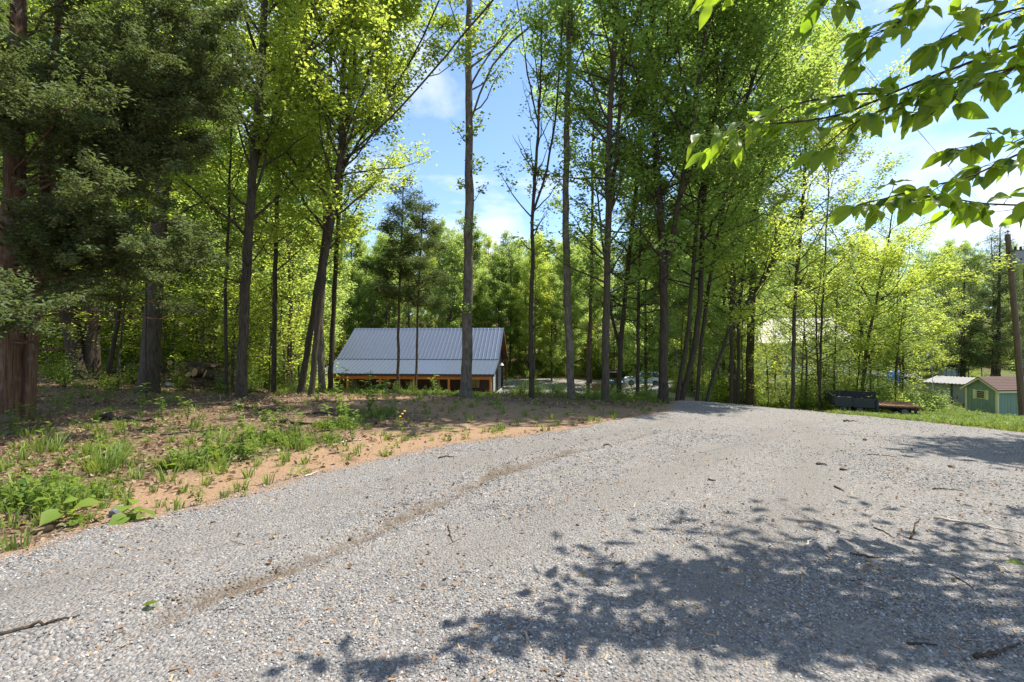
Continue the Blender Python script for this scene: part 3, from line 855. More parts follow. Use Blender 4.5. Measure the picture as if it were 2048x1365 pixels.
# ------------------------------------------------------------------ barn
def barn():
    L0 = np.array([-20.6, 52.0]); R0 = np.array([-2.14, 50.4])
    ang = math.atan2(R0[1] - L0[1], R0[0] - L0[0])
    base = -4.47
    o = thing('barn', 'long black barn with blue-grey ribbed metal roof and orange timber porch', 'barn', (L0[0], L0[1], base), ang)
    W = float(np.hypot(*(R0 - L0)))
    prof = [(0.0, 2.57), (4.44, 3.94), (9.70, 7.65), (14.0, 4.6), (15.3, 3.85)]      # eave, pitch break, ridge, back flare, back eave
    th = 0.14
    for k, nm in enumerate(('porch_roof', 'roof_slope', 'roof_slope', 'roof_slope')):
        (y0, z0), (y1, z1) = prof[k], prof[k + 1]
        e = 0.004 * k
        rs = MB().prism([(y0, z0), (y1, z1), (y1, z1 - th), (y0, z0 - th)], 0, -0.25 + e, W + 0.25 - e).build(nm, M['roof_blue'], o)
        # standing ribs of the metal sheet
        n = int((W + 0.4) / 0.455)
        ln = math.hypot(y1 - y0, z1 - z0); a = math.atan2(z1 - z0, y1 - y0)
        rh = 0.10 if k == 1 else 0.05
        rib = MB().add([(-0.075, 0.01, 0.0), (0.075, 0.01, 0.0), (0.035, 0.01, rh), (-0.035, 0.01, rh), (-0.075, ln - 0.01, 0.0), (0.075, ln - 0.01, 0.0), (0.035, ln - 0.01, rh), (-0.035, ln - 0.01, rh)],
                       [(0, 1, 2, 3), (7, 6, 5, 4), (1, 5, 6, 2), (2, 6, 7, 3), (3, 7, 4, 0), (0, 4, 5, 1)]).mesh('rib')
        rib.materials.append(M['roof_blue'])
        if k < 2:
            for i in range(n + 1):
                put('rib', rib, None, rs, (-0.2 + i * (W + 0.4) / n, y0, z0 + 0.002), (a, 0, 0))
        # wooden soffit under the sheet
        MB().prism([(y0 + 0.03, z0 - th - 0.002), (y1, z1 - th - 0.002), (y1, z1 - th - 0.07), (y0 + 0.03, z0 - th - 0.07)], 0, -0.18, W + 0.18).build('soffit', M['soffit'] if k else M['timber_beam'], o)
    # ridge cap, flashing at the pitch break, eave trim
    MB().prism([(9.45, 7.50), (9.70, 7.70), (9.95, 7.55), (9.70, 7.66)], 0, -0.27, W + 0.27).build('ridge_cap', M['roof_blue'], o)
    MB().box(-0.26, W + 0.26, 4.36, 4.46, 3.955, 3.99).build('flashing', M['trim_dark'], o)
    MB().box(-0.27, W + 0.27, -0.03, 0.02, 2.36, 2.60).build('fascia', M['trim_dark'], o)
    # rake boards on the right gable: orange timber
    for (y0, z0), (y1, z1) in zip(prof[2:-1], prof[3:]):
        MB().prism([(y0, z0 - 0.03), (y1, z1 - 0.03), (y1, z1 - 0.42), (y0, z0 - 0.42)], 0, W + 0.252, W + 0.30).build('rake_board', M['soffit'], o)
    for (y0, z0), (y1, z1) in zip(prof[:2], prof[1:3]):
        MB().prism([(y0, z0 - 0.02), (y1, z1 - 0.02), (y1, z1 - 0.24), (y0, z0 - 0.24)], 0, W + 0.252, W + 0.29).build('rake_board', M['trim_dark'], o)
    # walls
    yw = 2.5
    wall = MB().box(0.5, W - 0.5, yw, yw + 0.15, 0, 3.15).build('front_wall', M['siding_brown'], o)
    bat = MB().box(-0.022, 0.022, yw - 0.03, yw - 0.001, 0.02, 3.12).mesh('batten'); bat.materials.append(M['siding_brown'])
    wins = [(2.3, 3.0), (6.0, 6.9), (11.6, 12.5), (16.0, 16.9)]
    door = (9.05, 9.95)
    x = 0.62
    while x < W - 0.55:
        if not any(a - 0.12 < x < b + 0.12 for a, b in wins + [door]):
            put('batten', bat, None, wall, (x, 0, 0))
        x += 0.42
    for a, b in wins:
        f = MB().box(a - 0.08, b + 0.08, yw - 0.05, yw - 0.002, 0.85, 2.25).build('window', M['siding_black'], o)
        for c0, c1 in ((a, (a + b) / 2 - 0.02), ((a + b) / 2 + 0.02, b)):
            MB().box(c0, c1, yw - 0.062, yw - 0.053, 0.93, 2.17).build('pane', M['glass'], f)
    d = MB().box(door[0] - 0.06, door[1] + 0.06, yw - 0.05, yw - 0.002, 0, 2.2).build('door', M['siding_black'], o)
    pw = (door[1] - door[0] - 0.16) / 3
    for i in range(3):
        for j in range(5):
            MB().box(door[0] + 0.05 + i * (pw + 0.03), door[0] + 0.05 + i * (pw + 0.03) + pw, yw - 0.062, yw - 0.053, 0.25 + j * 0.36, 0.25 + j * 0.36 + 0.32).build('pane', M['glass'], d)
    MB().cyl((door[1] - 0.02, yw - 0.12, 1.0), (door[1] - 0.02, yw - 0.05, 1.0), 0.03).build('handle', M['trim_dark'], d)
    MB().box(7.75, 8.75, yw - 0.075, yw - 0.032, 2.10, 2.30).build('sign', M['sign_board'], o)
    MB().box(0.35, 0.5, yw, 14.6, 0, 3.0).build('side_wall', M['siding_black'], o)
    MB().box(0.5, W - 0.5, 14.45, 14.6, 0, 3.6).build('rear_wall', M['siding_black'], o)
    gy = [(yw - 0.001, 0), (14.6, 0), (14.6, 4.05), (14.0, 4.35), (9.7, 7.40), (4.44, 3.70), (yw - 0.001, 3.1)]
    gx = W - 0.45
    gw = MB().prism(gy, 0, gx, gx + 0.15).build('gable_wall', M['siding_black'], o)
    MB().prism(gy, 0, -0.0 + 0.35, 0.349 + 0.14).build('gable_wall', M['siding_black'], o)
    y = yw + 0.3
    zt = lambda y: np.interp(y, [p[0] for p in gy[::-1][:-1] if True][0:0] or [yw, 4.44, 9.7, 14.0, 14.6], [3.1, 3.70, 7.40, 4.35, 4.05])
    while y < 14.5:
        if not (3.4 < y < 5.4 or 8.0 < y < 11.2):
            MB().box(gx + 0.151, gx + 0.18, y - 0.022, y + 0.022, 0.02, float(zt(y)) - 0.1).build('batten', M['siding_black'], gw)
        y += 0.42
    # pale roll-up door, dark sliding door, barn lamp on the gable
    rd = MB().box(gx + 0.152, gx + 0.20, 3.45, 5.35, 0, 2.35).build('roll_door', M['siding_pale'], o)
    for j in range(6):
        MB().box(gx + 0.201, gx + 0.215, 3.5, 5.3, 0.06 + j * 0.39, 0.40 + j * 0.39).build('slat', M['siding_pale'], rd)
    MB().box(gx + 0.152, gx + 0.22, 8.2, 11.0, 0, 2.7).build('sliding_door', M['trim_dark'], o)
    lp = MB().cyl((gx + 0.15, 9.6, 3.35), (gx + 0.5, 9.6, 3.35), 0.02, n=8).build('gable_lamp', M['trim_dark'], o)
    MB().cyl((gx + 0.5, 9.6, 3.05), (gx + 0.5, 9.6, 3.35), 0.26, 0.06, 14).build('lamp_shade', M['white_paint'], lp)
    # timber porch
    MB().box(0.0, W, 0.22, 0.40, 2.02, 2.32).build('beam', M['timber_beam'], o)
    for x in (0.12, 2.88, 6.5, 10.2, 13.95, W - 0.12):
        p = MB().box(x - 0.1, x + 0.1, 0.21, 0.41, 0, 2.018).build('post', M['timber'], o)
    MB().cyl((W + 0.1, 15.0, 0), (W + 0.1, 15.0, 3.5), 0.11, n=10).build('post', M['soffit'], o)
    MB().box(-0.2, W - 0.1, 0.1, 14.9, -0.5, 0.04).build('floor_slab', M['concrete'], o)
barn()

# ------------------------------------------------------------------ white house behind the trees
def house():
    c = px3(1585, 745, 45)
    z = hg(c[0], c[1]) - 0.2
    o = thing('house', 'white house with pale metal roof half hidden by trees', 'house', (c[0], c[1], z), R(-4))
    w, d, hw, hr = 11.2, 7.0, 3.2, 5.4
    MB().box(-w / 2 + 0.4, w / 2 - 0.4, 0, d, 0, hw).build('wall', M['siding_white'], o)
    for s, nm in ((-1, 0), (1, 1)):
        y0, y1 = (-0.5, d / 2) if s < 0 else (d + 0.5, d / 2)
        r = MB().prism([(y0, hw - 0.25), (y1, hr), (y1, hr - 0.12), (y0, hw - 0.37)], 0, -w / 2 - 0.003 * nm, w / 2 + 0.003 * nm).build('roof', M['roof_pale'], o)
        if s < 0:
            ln = math.hypot(y1 - y0, hr - hw + 0.25); a = math.atan2(hr - hw + 0.25, y1 - y0)
            rib = MB().box(-0.025, 0.025, 0.01, ln - 0.01, 0, 0.04).mesh('rib'); rib.materials.append(M['roof_pale'])
            for i in range(20):
                put('rib', rib, None, r, (-w / 2 + 0.3 + i * 0.558, y0, hw - 0.25 + 0.002), (a, 0, 0))
    for s in (-1, 1):
        MB().prism([(0, hw - 0.01), (d, hw - 0.01), (d / 2, hr - 0.15)], 0, s * (w / 2 - 0.4), s * (w / 2 - 0.55)).build('gable', M['siding_white'], o)
    for x in (-3.6, 0.9, 3.6):
        f = MB().box(x - 0.55, x + 0.55, -0.06, -0.002, 1.0, 2.5).build('window', M['white_paint'], o)
        for j in (0, 1):
            MB().box(x - 0.45, x + 0.45, -0.075, -0.063, 1.08 + j * 0.71, 1.72 + j * 0.71).build('pane', M['glass_dark'], f)
    dr = MB().box(-1.9, -0.9, -0.06, -0.002, 0.1, 2.3).build('door', m_plain('door_red', (0.20, 0.07, 0.05), 0.5), o)
    MB().cyl((-1.0, -0.12, 1.15), (-1.0, -0.06, 1.15), 0.04, n=10).build('handle', M['trim_dark'], dr)
    MB().box(-w / 2 + 0.3, w / 2 - 0.3, -0.05, d + 0.05, -0.8, 0.06).build('foundation', M['concrete'], o)
    ch = MB().box(2.2, 2.8, d / 2 + 0.8, d / 2 + 1.4, hr - 1.0, hr + 0.6).build('chimney', M['concrete'], o)
house()

# ------------------------------------------------------------------ sheds
def green_shed():
    # near corner at px 1995; gable faces left-front, long side faces right-front
    c = px3(1995, 832, 34.5)
    o = thing('garden_shed', 'green wooden shed with cream trim and brown shingle roof', 'shed', (c[0], c[1], c[2] - 0.15), R(6))
    # local: long side along +x (to the right), gable along +y (back left)
    Lx, Ly, hw, hr = 3.4, 2.2, 2.05, 2.8
    g = MB().prism([(0, 0), (Ly, 0), (Ly, hw), (Ly / 2, hr - 0.05), (0, hw)], 0, 0.0, 0.06).build('gable_wall', M['siding_green'], o)
    sw = MB().box(0.062, Lx, 0.0, 0.06, 0, hw - 0.002).build('side_wall', M['siding_green'], o)
    MB().box(0.062, Lx, Ly - 0.06, Ly, 0, hw - 0.002).build('rear_wall', M['siding_green'], o)
    MB().prism([(0.06, 0), (Ly - 0.06, 0), (Ly - 0.06, hw), (Ly / 2, hr - 0.08), (0.06, hw)], 0, Lx - 0.06, Lx - 0.002).build('gable_wall', M['siding_green'], o)
    for i in range(11):                                    # vertical grooved boards
        y = 0.06 + i * (Ly - 0.12) / 11
        y1 = y + (Ly - 0.12) / 11 - 0.018
        zt = lambda q: hw + (hr - hw) * (1 - abs(q - Ly / 2) / (Ly / 2)) - 0.1
        MB().prism([(y, 0.03), (y1, 0.03), (y1, zt(y1)), (y, zt(y))], 0, -0.014, -0.001).build('board', M['siding_green'], g)
    for i in range(14):
        x = 0.12 + i * (Lx - 0.2) / 14
        MB().box(x, x + (Lx - 0.2) / 14 - 0.018, -0.014, -0.001, 0.03, hw - 0.05).build('board', M['siding_green'], sw)
    for s in (0, 1):
        y0, y1 = (-0.22, Ly / 2) if s == 0 else (Ly + 0.22, Ly / 2)
        z0 = hw - 0.13
        rf = MB().prism([(y0, z0), (y1, hr), (y1, hr + 0.06), (y0, z0 + 0.06)], 0, -0.24 - s * 0.003, Lx + 0.2).build('roof', M['roof_shingle'], o)
        if s == 0:
            for j in range(9):                             # shingle courses
                t0, t1 = j / 9, (j + 1) / 9
                ya, yb = y0 + (y1 - y0) * t0, y0 + (y1 - y0) * t1
                za, zb = z0 + (hr - z0) * t0 + 0.062, z0 + (hr - z0) * t1 + 0.062
                MB().prism([(ya - 0.01, za), (yb, zb), (yb, zb + 0.006), (ya - 0.01, za + 0.018)], 0, -0.25, Lx + 0.21).build('shingle_course', M['roof_shingle'], rf)
        MB().prism([(y0, z0 - 0.003), (y1, hr - 0.003), (y1, hr - 0.12), (y0, z0 - 0.12)], 0, -0.24, -0.19).build('rake_board', M['trim_cream'], o)
    MB().box(-0.16, Lx + 0.2, -0.225, -0.19, hw - 0.26, hw - 0.14).build('fascia', M['trim_cream'], o)
    for (x0, x1, y0, y1) in ((-0.03, 0.09, -0.03, 0.0), (-0.03, -0.015, 0.001, 0.12), (-0.03, -0.015, Ly - 0.12, Ly), (Lx - 0.1, Lx + .02, -0.03, -0.015)):
        MB().box(x0, x1, y0, y1, 0, hw - 0.02).build('corner_trim', M['trim_cream'], o)
    w = MB().box(-0.05, -0.016, Ly / 2 - 0.3, Ly / 2 + 0.3, 1.25, 1.85).build('window', M['trim_cream'], o)
    MB().box(-0.058, -0.051, Ly / 2 - 0.25, Ly / 2 + 0.25, 1.30, 1.80).build('pane', M['glass_dark'], w)
    for k in (1, 2, 3):
        MB().box(-0.066, -0.059, Ly / 2 - 0.25, Ly / 2 + 0.25, 1.295 + k * 0.125, 1.31 + k * 0.125).build('glazing_bar', M['trim_cream'], w)
    for s in (-1, 1):
        MB().box(-0.05, -0.016, Ly / 2 + s * 0.43 - 0.1, Ly / 2 + s * 0.43 + 0.1, 1.2, 1.9).build('shutter', M['trim_cream'], o)
    MB().box(-0.02, Lx, -0.02, Ly, -0.4, 0.0).build('skid_base', M['concrete'], o)
green_shed()

def pale_shed():
    a = px3(1858, 800, 41.0); b = px3(1950, 806, 38.5)
    ang = math.atan2(b[1] - a[1], b[0] - a[0])
    z = min(hg(a[0], a[1]), hg(b[0], b[1])) - 0.1
    W = float(np.hypot(*(b - a)[:2]))
    o = thing('metal_shed', 'pale grey panel shed with rusty tin roof left of the green shed', 'shed', (a[0], a[1], z), ang)
    h = EYE - (769 - 682.5) / FPX * 39.5 - z
    fr = MB().box(0, W, 0.0, 0.08, 0, h).build('front_wall', M['siding_pale'], o)
    n = 7
    for i in range(n):
        MB().box(i * W / n + 0.012, (i + 1) * W / n - 0.012, -0.016, -0.001, 0.04, h - 0.03).build('panel', M['siding_pale'], fr)
    MB().box(0, 0.08, 0.081, 2.6, 0, h + 0.1).build('side_wall', M['siding_pale'], o)
    MB().box(W - 0.08, W, 0.081, 2.6, 0, h + 0.1).build('side_wall', M['siding_pale'], o)
    MB().box(0.081, W - 0.081, 2.52, 2.6, 0, h + 0.3).build('rear_wall', M['siding_pale'], o)
    roof = MB().prism([(-0.35, h + 0.02), (2.8, h + 0.42), (2.8, h + 0.45), (-0.35, h + 0.05)], 0, -0.4, W + 0.3).build('roof', M['roof_tin'], o)
    ln = math.hypot(3.15, 0.4); an = math.atan2(0.4, 3.15)
    rib = MB().add([(-0.09, 0, 0), (0.09, 0, 0), (0, 0, 0.05), (-0.09, ln, 0), (0.09, ln, 0), (0, ln, 0.05)], [(0, 1, 2), (5, 4, 3), (1, 4, 5, 2), (2, 5, 3, 0), (0, 3, 4, 1)]).mesh('corrugation')
    rib.materials.append(M['roof_tin'])
    for i in range(int((W + 0.5) / 0.24)):
        put('corrugation', rib, None, roof, (-0.3 + i * 0.24, -0.36, h + 0.052), (an, 0, random.Random(i).uniform(-0.02, 0.02)))
    MB().box(1.45, 1.55, -0.12, -0.017, -0.2, h).build('post', M['trim_dark'], o)
    d = MB().box(W - 1.15, W - 0.35, -0.05, -0.017, 0.05, h - 0.25).build('door', M['siding_pale'], o)
    MB().box(W - 1.10, W - 1.04, -0.08, -0.051, 0.8, 1.0).build('handle', M['trim_dark'], d)
pale_shed()

# ------------------------------------------------------------------ flat-bed trailer
def trailer():
    M['tr_grey'] = m_plain('trailer_grey', (0.045, 0.047, 0.05), 0.55, 0.2, 0.4, 0.2, 5)
    M['tr_black'] = m_plain('trailer_black', (0.022, 0.022, 0.024), 0.6, 0.1)
    M['tr_rust'] = m_plain('trailer_rust', (0.20, 0.115, 0.065), 0.85, 0.0, 0.2, 0.4, 9, 0.5)
    M['rubber'] = m_plain('rubber', (0.02, 0.02, 0.02), 0.85, 0, 0.2)
    M['rim'] = m_plain('rim', (0.16, 0.15, 0.14), 0.6, 0.5)
    a, b = px3(1668, 829, 20.2), px3(1848, 832, 18.9)
    ang = math.atan2(b[1] - a[1], b[0] - a[0])
    z = 0.5 * (hg(a[0], a[1]) + hg(b[0], b[1])) + 0.02
    T = float(np.hypot(*(b - a)[:2]))
    o = thing('trailer', 'old flat-bed trailer with dark side boards parked on the grass verge', 'trailer', (a[0], a[1], z), ang)
    zt = 0.40
    # chassis and tongue
    for y in (0.25, 1.45):
        MB().box(0.1, T - 0.1, y, y + 0.08, zt - 0.16, zt - 0.03).build('frame_rail', M['tr_black'], o)
    for i in range(6):
        x = 0.3 + i * (T - 0.7) / 5
        MB().box(x, x + 0.06, 0.0, 1.8, zt - 0.10, zt - 0.028).build('cross_member', M['tr_black'], o)
    # deck planks run across, their ends make the toothed edge
    n = 26
    for i in range(n):
        x = T * 0.42 + i * (T * 0.56) / n
        MB().box(x, x + T * 0.56 / n - 0.02, -0.06, 1.86, zt - 0.026, zt + 0.03 + 0.006 * ((i * 7) % 3)).build('deck_plank', M['tr_rust'], o)
    MB().box(0.05, T * 0.42 - 0.01, 0.0, 1.8, zt - 0.026, zt + 0.02).build('deck_plate', M['tr_black'], o)
    # near side board in two panels with a post, far board longer
    for x0, x1, z1 in ((0.02, T * 0.21, zt + 0.32), (T * 0.21 + 0.02, T * 0.475, zt + 0.27)):
        MB().box(x0, x1, -0.12, -0.07, zt - 0.10, z1).build('side_board', M['tr_grey'], o, bevel=0.012)
    MB().cyl((T * 0.49, -0.12, zt - 0.25), (T * 0.49, -0.12, zt + 0.28), 0.05, n=10).build('stake', M['tr_grey'], o)
    MB().box(-0.15, T * 0.60, 1.83, 1.88, zt - 0.05, zt + 0.40).build('side_board', M['tr_black'], o)
    MB().box(-0.06, -0.01, -0.05, 1.82, zt - 0.05, zt + 0.34).build('head_board', M['tr_black'], o)
    for x in (T * 0.30, T * 0.80):
        MB().cyl((x, 0.05, 0.2), (x, 1.75, 0.2), 0.03, n=8).build('axle', M['tr_black'], o)
        for y in (0.0, 1.62):
            w = MB().cyl((x, y, 0.2), (x, y + 0.16, 0.2), 0.21, n=24).build('wheel', M['rubber'], o, bevel=0.015)
            MB().cyl((x, y - 0.006, 0.2), (x, y + 0.02, 0.2), 0.11, n=16).build('rim', M['rim'], w)
        MB().prism([(x - 0.36, zt - 0.04), (x - 0.26, zt - 0.005), (x + 0.26, zt - 0.005), (x + 0.36, zt - 0.04)], 1, -0.03, 0.22).build('mudguard', M['tr_black'], o)
    MB().bar((T - 0.1, 0.9, zt - 0.14), (T + 0.18, 0.9, zt - 0.12), 0.09, 0.09).build('tongue', M['tr_rust'], o)
    MB().box(T - 0.3, T - 0.22, -0.05, 0.03, 0.18, zt - 0.03).build('step_bracket', M['tr_black'], o)
    MB().box(T - 0.5, T - 0.05, -0.1, 0.02, 0.15, 0.18).build('step', M['tr_black'], o)
    MB().cyl((T * 0.18, -0.05, 0.02), (T * 0.18, -0.05, zt - 0.1), 0.035, n=8).build('jack_stand', M['rim'], o)
    MB().cyl((T * 0.12, -0.02, 0.30), (T * 0.12, 0.06, 0.30), 0.11, n=14).build('winch_drum', M['rim'], o)
trailer()

# ------------------------------------------------------------------ vehicles in the yard
def suv():
    c = px3(1295, 783, 58.5)
    o = thing('car', 'white sport utility car parked behind the trunks in the yard', 'car', (c[0] - 0.2, c[1] + 1.2, hg(c[0], c[1]) + 0.08), R(-14))
    P = m_plain('car_white', (0.72, 0.74, 0.74), 0.25, 0.0, 0.6, 0.03, 2, 0.0)
    # nose to -x. half width 0.92
    def loft(rows, name, mat, par):
        V, F = [], []
        for x, prof in rows:
            V += [(x, y, z) for y, z in prof]
        m = len(rows[0][1])
        for i in range(len(rows) - 1):
            for j in range(m):
                F.append((i * m + j, i * m + (j + 1) % m, (i + 1) * m + (j + 1) % m, (i + 1) * m + j))
        F += [tuple(range(m)), tuple(range((len(rows)) * m - 1, (len(rows) - 1) * m - 1, -1))]
        return MB().add(V, F).build(name, mat, par, bevel=0.02)
    def ring(w, z0, zm, z1):
        return [(-w * 0.94, z0), (-w, zm), (-w * 0.95, z1), (w * 0.95, z1), (w, zm), (w * 0.94, z0)]
    body = loft([(-2.3, ring(0.78, 0.42, 0.6, 0.86)), (-2.18, ring(0.9, 0.32, 0.62, 0.98)), (-1.2, ring(0.94, 0.3, 0.65, 1.06)), (0.0, ring(0.95, 0.3, 0.68, 1.08)), (1.9, ring(0.94, 0.32, 0.68, 1.10)), (2.3, ring(0.86, 0.45, 0.7, 1.08))], 'body', P, o)
    def cab(w0, w1, z0, z1):
        return [(-w0, z0), (-w1, z1), (w1, z1), (w0, z0)]
    MBc = MB()
    rows = [(-1.05, 0.86, 0.84, 1.07, 1.09), (-0.35, 0.88, 0.70, 1.07, 1.66), (0.4, 0.89, 0.72, 1.07, 1.76), (1.7, 0.89, 0.70, 1.08, 1.72), (2.2, 0.86, 0.78, 1.08, 1.20)]
    loft([(x, cab(a, b, c0, c1)) for x, a, b, c0, c1 in rows], 'cabin', P, o)
    for s in (-1, 1):
        for x0, x1, t0, t1 in ((-0.55, 0.15, -0.2, 0.18), (0.25, 1.0, 0.25, 0.98), (1.08, 1.85, 1.08, 1.65)):
            y0, y1 = s * 0.905, s * 0.765
            MB().add([(x0, y0, 1.12), (x1, y0, 1.12), (t1, y1, 1.62), (t0, y1, 1.62), (x0, y0 - s * .02, 1.12), (x1, y0 - s * .02, 1.12), (t1, y1 - s * .02, 1.62), (t0, y1 - s * .02, 1.62)], [(0, 1, 2, 3), (7, 6, 5, 4), (0, 4, 5, 1), (1, 5, 6, 2), (2, 6, 7, 3), (3, 7, 4, 0)]).build('side_window', M['glass_dark'], o)
        for x in (-1.42, 1.42):
            w = MB().cyl((x, s * 0.72, 0.36), (x, s * 0.965, 0.36), 0.36, n=28).build('wheel', M['rubber'], o, bevel=0.02)
            MB().cyl((x, s * 0.95, 0.36), (x, s * 0.975, 0.36), 0.22, n=20).build('rim', M['rim'], w)
        MB().box(-2.26, -2.14, s * 0.72 - 0.16, s * 0.72 + 0.16, 0.76, 0.90).build('headlight', M['glass'], o, bevel=0.02)
        MB().box(2.22, 2.31, s * 0.75 - 0.12, s * 0.75 + 0.12, 0.8, 1.05).build('tail_light', m_plain('tail_red', (0.3, 0.02, 0.02), 0.3), o)
        MB().box(-0.62, -0.45, s * 1.0 - 0.1, s * 1.0 + 0.1, 1.1, 1.26).build('mirror', P, o, bevel=0.03)
    MB().add([(-1.02, -0.78, 1.105), (-1.02, 0.78, 1.105), (-0.40, 0.66, 1.64), (-0.40, -0.66, 1.64), (-0.99, -0.78, 1.09), (-0.99, 0.78, 1.09), (-0.37, 0.66, 1.62), (-0.37, -0.66, 1.62)], [(0, 1, 2, 3), (7, 6, 5, 4), (0, 4, 5, 1), (1, 5, 6, 2), (2, 6, 7, 3), (3, 7, 4, 0)]).build('windscreen', M['glass_dark'], o)
    MB().box(-2.335, -2.24, -0.5, 0.5, 0.62, 0.84).build('grille', M['tr_black'], o)
    MB().box(-2.36, -2.2, -0.85, 0.85, 0.36, 0.52).build('bumper', M['tr_grey'], o, bevel=0.02)
    for s in (-1, 1):
        MB().bar((-0.2, s * 0.62, 1.80), (1.7, s * 0.62, 1.78), 0.04, 0.04).build('roof_rail', M['tr_grey'], o)
suv()

def tractor():
    c = px3(1224, 778, 60)
    o = thing('tractor', 'small blue compact tractor with dark canopy beside the white car', 'tractor', (c[0], c[1], hg(c[0], c[1]) + 0.1), R(-70))
    B = m_plain('tractor_blue', (0.06, 0.17, 0.30), 0.4)
    MB().box(-1.4, -0.1, -0.33, 0.33, 0.62, 1.22).build('hood', B, o, bevel=0.05)
    MB().box(-0.1, 1.0, -0.45, 0.45, 0.50, 0.85).build('platform', M['tr_black'], o, bevel=0.03)
    for x, r, w in ((-1.0, 0.36, 0.2), (0.65, 0.58, 0.3)):
        for s in (-1, 1):
            y = s * (0.5 + w / 2)
            k = MB().cyl((x, y - w / 2, r), (x, y + w / 2, r), r, n=22).build('wheel', M['rubber'], o, bevel=0.03)
            MB().cyl((x, y - w / 2 - 0.01, r), (x, y + w / 2 + 0.01, r), r * 0.5, n=16).build('rim', M['trim_cream'], k)
    for s in (-1, 1):
        MB().bar((0.95, s * 0.5, 0.7), (0.95, s * 0.5, 2.2), 0.06, 0.06).build('canopy_post', M['tr_black'], o)
        MB().prism([(0.1, 1.0), (0.3, 1.22), (1.0, 1.22), (1.2, 1.0)], 1, s * 0.5, s * 0.84).build('fender', B, o)
    MB().box(-0.1, 1.2, -0.6, 0.6, 2.2, 2.28).build('canopy', M['tr_black'], o)
    MB().box(0.45, 0.9, -0.25, 0.25, 0.87, 1.0).build('seat', M['rubber'], o, bevel=0.03)
    MB().box(0.85, 0.95, -0.25, 0.25, 1.0, 1.4).build('seat_back', M['rubber'], o)
    MB().bar((0.0, 0, 1.1), (0.3, 0, 1.35), 0.04, 0.04).build('steering_column', M['tr_black'], o)
    MB().box(-1.44, -1.405, -0.26, 0.26, 0.7, 1.15).build('grille', M['glass'], o)
tractor()
def crate():
    c = px3(1194, 776, 60)
    o = thing('wooden_bin', 'dark brown wooden bin on the yard behind the mottled trunk', 'bin', (c[0], c[1], hg(c[0], c[1]) + 0.1), R(12))
    for i in range(4):
        z = 0.04 + i * 0.2
        MB().box(-0.5, 0.5, -0.4, -0.37, z, z + 0.17).build('board', M['soffit'], o)
        MB().box(-0.5, 0.5, 0.37, 0.4, z, z + 0.17).build('board', M['soffit'], o)
        MB().box(-0.5, -0.47, -0.365, 0.365, z, z + 0.17).build('board', M['soffit'], o)
        MB().box(0.47, 0.5, -0.365, 0.365, z, z + 0.17).build('board', M['soffit'], o)
    for sx in (-1, 1):
        for sy in (-1, 1):
            MB().box(sx * 0.43 - 0.03, sx * 0.43 + 0.03, sy * 0.34 - 0.025, sy * 0.34 + 0.025, 0, 0.85).build('corner_post', M['trim_dark'], o)
    MB().box(-0.46, 0.46, -0.36, 0.36, 0.02, 0.05).build('floor_board', M['soffit'], o)
crate()

